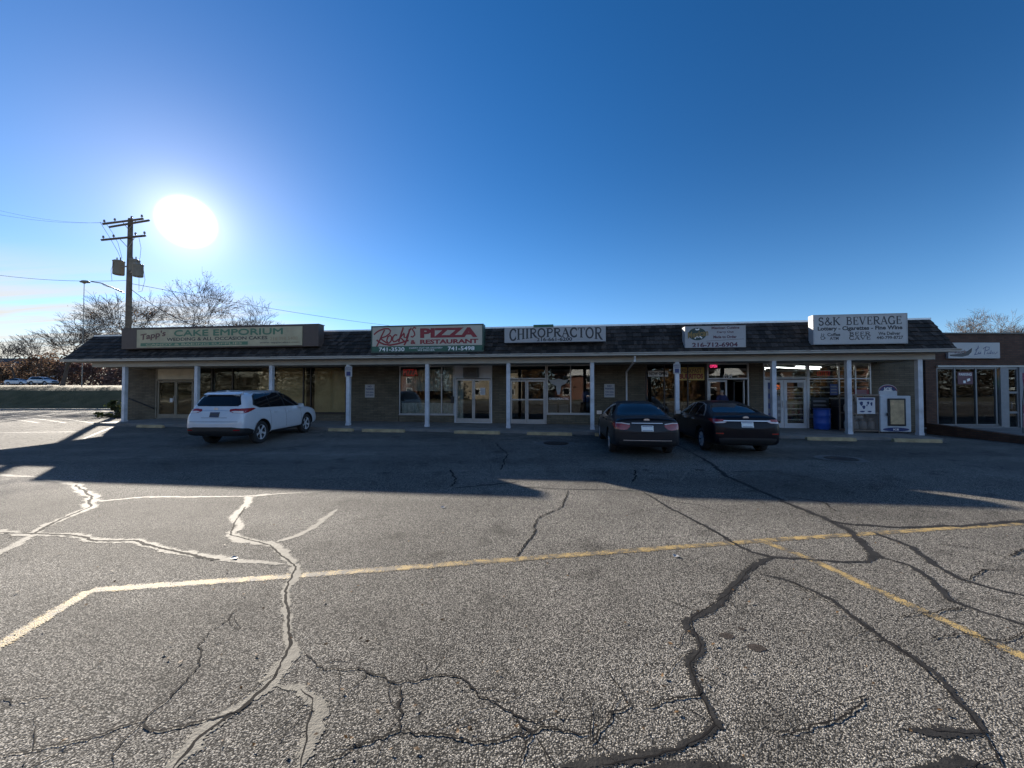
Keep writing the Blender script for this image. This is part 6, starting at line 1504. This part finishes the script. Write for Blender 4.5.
# solar aureole: the bright air round the sun
g1 = math_('MULTIPLY', mrange(dot.outputs['Value'], math.cos(R(2.9)), math.cos(R(.5))), 9.0)
g2 = math_('MULTIPLY', math_('POWER', dv, 520.0), 2.2)
g3 = math_('MULTIPLY', math_('POWER', dv, 90.0), .85)
g4 = math_('MULTIPLY', math_('POWER', dv, 14.0), .26)
gl = math_('ADD', math_('ADD', g1, g2), math_('ADD', g3, g4))
gc = N.new('ShaderNodeVectorMath'); gc.operation = 'SCALE'; gc.inputs[0].default_value = (1.0, .93, .80); L.new(gl, gc.inputs['Scale'])
# cirrus bands low on the left
zc = math_('MAXIMUM', math_('ADD', sep.outputs['Z'], .06), .02)
cv = N.new('ShaderNodeCombineXYZ'); L.new(math_('DIVIDE', sep.outputs['X'], zc), cv.inputs['X']); L.new(math_('DIVIDE', sep.outputs['Y'], zc), cv.inputs['Y'])
mp = N.new('ShaderNodeMapping'); inp(mp, 'Rotation', (0, 0, R(62))); inp(mp, 'Scale', (.22, 1.5, 1)); L.new(cv.outputs[0], mp.inputs['Vector'])
cn = N.new('ShaderNodeTexNoise'); inp(cn, 'Scale', 1.5); inp(cn, 'Detail', 8); inp(cn, 'Roughness', .55); inp(cn, 'Distortion', .6); L.new(mp.outputs[0], cn.inputs['Vector'])
cm = mrange(cn.outputs['Fac'], .30, .56)
el = mrange(sep.outputs['Z'], .26, .12); az = mrange(sep.outputs['X'], -.36, -.66)
cmask = math_('MULTIPLY', math_('MULTIPLY', cm, el), az)
base = math_('MULTIPLY', math_('MULTIPLY', mrange(sep.outputs['Z'], .13, .0), mrange(sep.outputs['X'], -.3, -.75)), .72)
cmask = math_('MAXIMUM', cmask, base)
sky_dim = mrange(dot.outputs['Value'], .2, .9, .49, .54)   # sky dimmed throughout, slightly less towards the sun
tint = N.new('ShaderNodeVectorMath'); tint.operation = 'MULTIPLY'; tint.inputs[1].default_value = (.90, .91, 1.08); L.new(hs.outputs[0], tint.inputs[0])
pv = N.new('ShaderNodeVectorMath'); pv.operation = 'SCALE'; L.new(tint.outputs[0], pv.inputs[0]); L.new(sky_dim, pv.inputs['Scale'])
low = N.new('ShaderNodeVectorMath'); low.operation = 'SCALE'; low.inputs[0].default_value = (.28, .84, 1.7); L.new(math_('POWER', mrange(sep.outputs['Z'], .55, .0, smooth=False), 2.2), low.inputs['Scale'])   # paler air near the horizon
bk = N.new('ShaderNodeVectorMath'); bk.operation = 'SCALE'; bk.inputs[0].default_value = (.92, 1.16, 1.52); L.new(mrange(dot.outputs['Value'], .1, -.6, 0.0, 1.5), bk.inputs['Scale'])   # fill brightness added behind the camera to lift the shaded fronts
lb2 = N.new('ShaderNodeVectorMath'); lb2.operation = 'ADD'; L.new(low.outputs[0], lb2.inputs[0]); L.new(bk.outputs[0], lb2.inputs[1])
pl_ = N.new('ShaderNodeVectorMath'); pl_.operation = 'ADD'; L.new(pv.outputs[0], pl_.inputs[0]); L.new(lb2.outputs[0], pl_.inputs[1])
ad = N.new('ShaderNodeVectorMath'); ad.operation = 'ADD'; L.new(pl_.outputs[0], ad.inputs[0]); L.new(gc.outputs[0], ad.inputs[1])
mx = N.new('ShaderNodeMix'); mx.data_type = 'RGBA'; L.new(math_('MULTIPLY', cmask, .9), mx.inputs['Factor']); L.new(ad.outputs[0], mx.inputs['A']); mx.inputs['B'].default_value = (3.6, 3.4, 3.05, 1)
L.new(mx.outputs['Result'], bg.inputs['Color']); bg.inputs['Strength'].default_value = SKY_STRENGTH

sl = bpy.data.lights.new('sun', 'SUN'); sl.energy = 4.6; sl.angle = R(.53); sl.color = (1.0, .91, .79)
so = bpy.data.objects.new('sun', sl); col.objects.link(so); so.rotation_euler = SUN.to_track_quat('Z', 'Y').to_euler(); so.location = SUN * 100
cd = bpy.data.cameras.new('camera'); cd.sensor_width = 36; cd.lens = F / 1024 * 36; cd.clip_start = .05; cd.clip_end = 4000
co = bpy.data.objects.new('camera', cd); col.objects.link(co); co.location = (0, 0, CAMZ); co.rotation_euler = (R(90) + PITCH, 0, 0); sc.camera = co
sc.view_settings.view_transform = 'Standard'; sc.view_settings.look = 'None'; sc.view_settings.gamma = 1; sc.view_settings.exposure = 1.8
sc.cycles.max_bounces = 6; sc.cycles.transparent_max_bounces = 12; sc.cycles.sample_clamp_indirect = 6
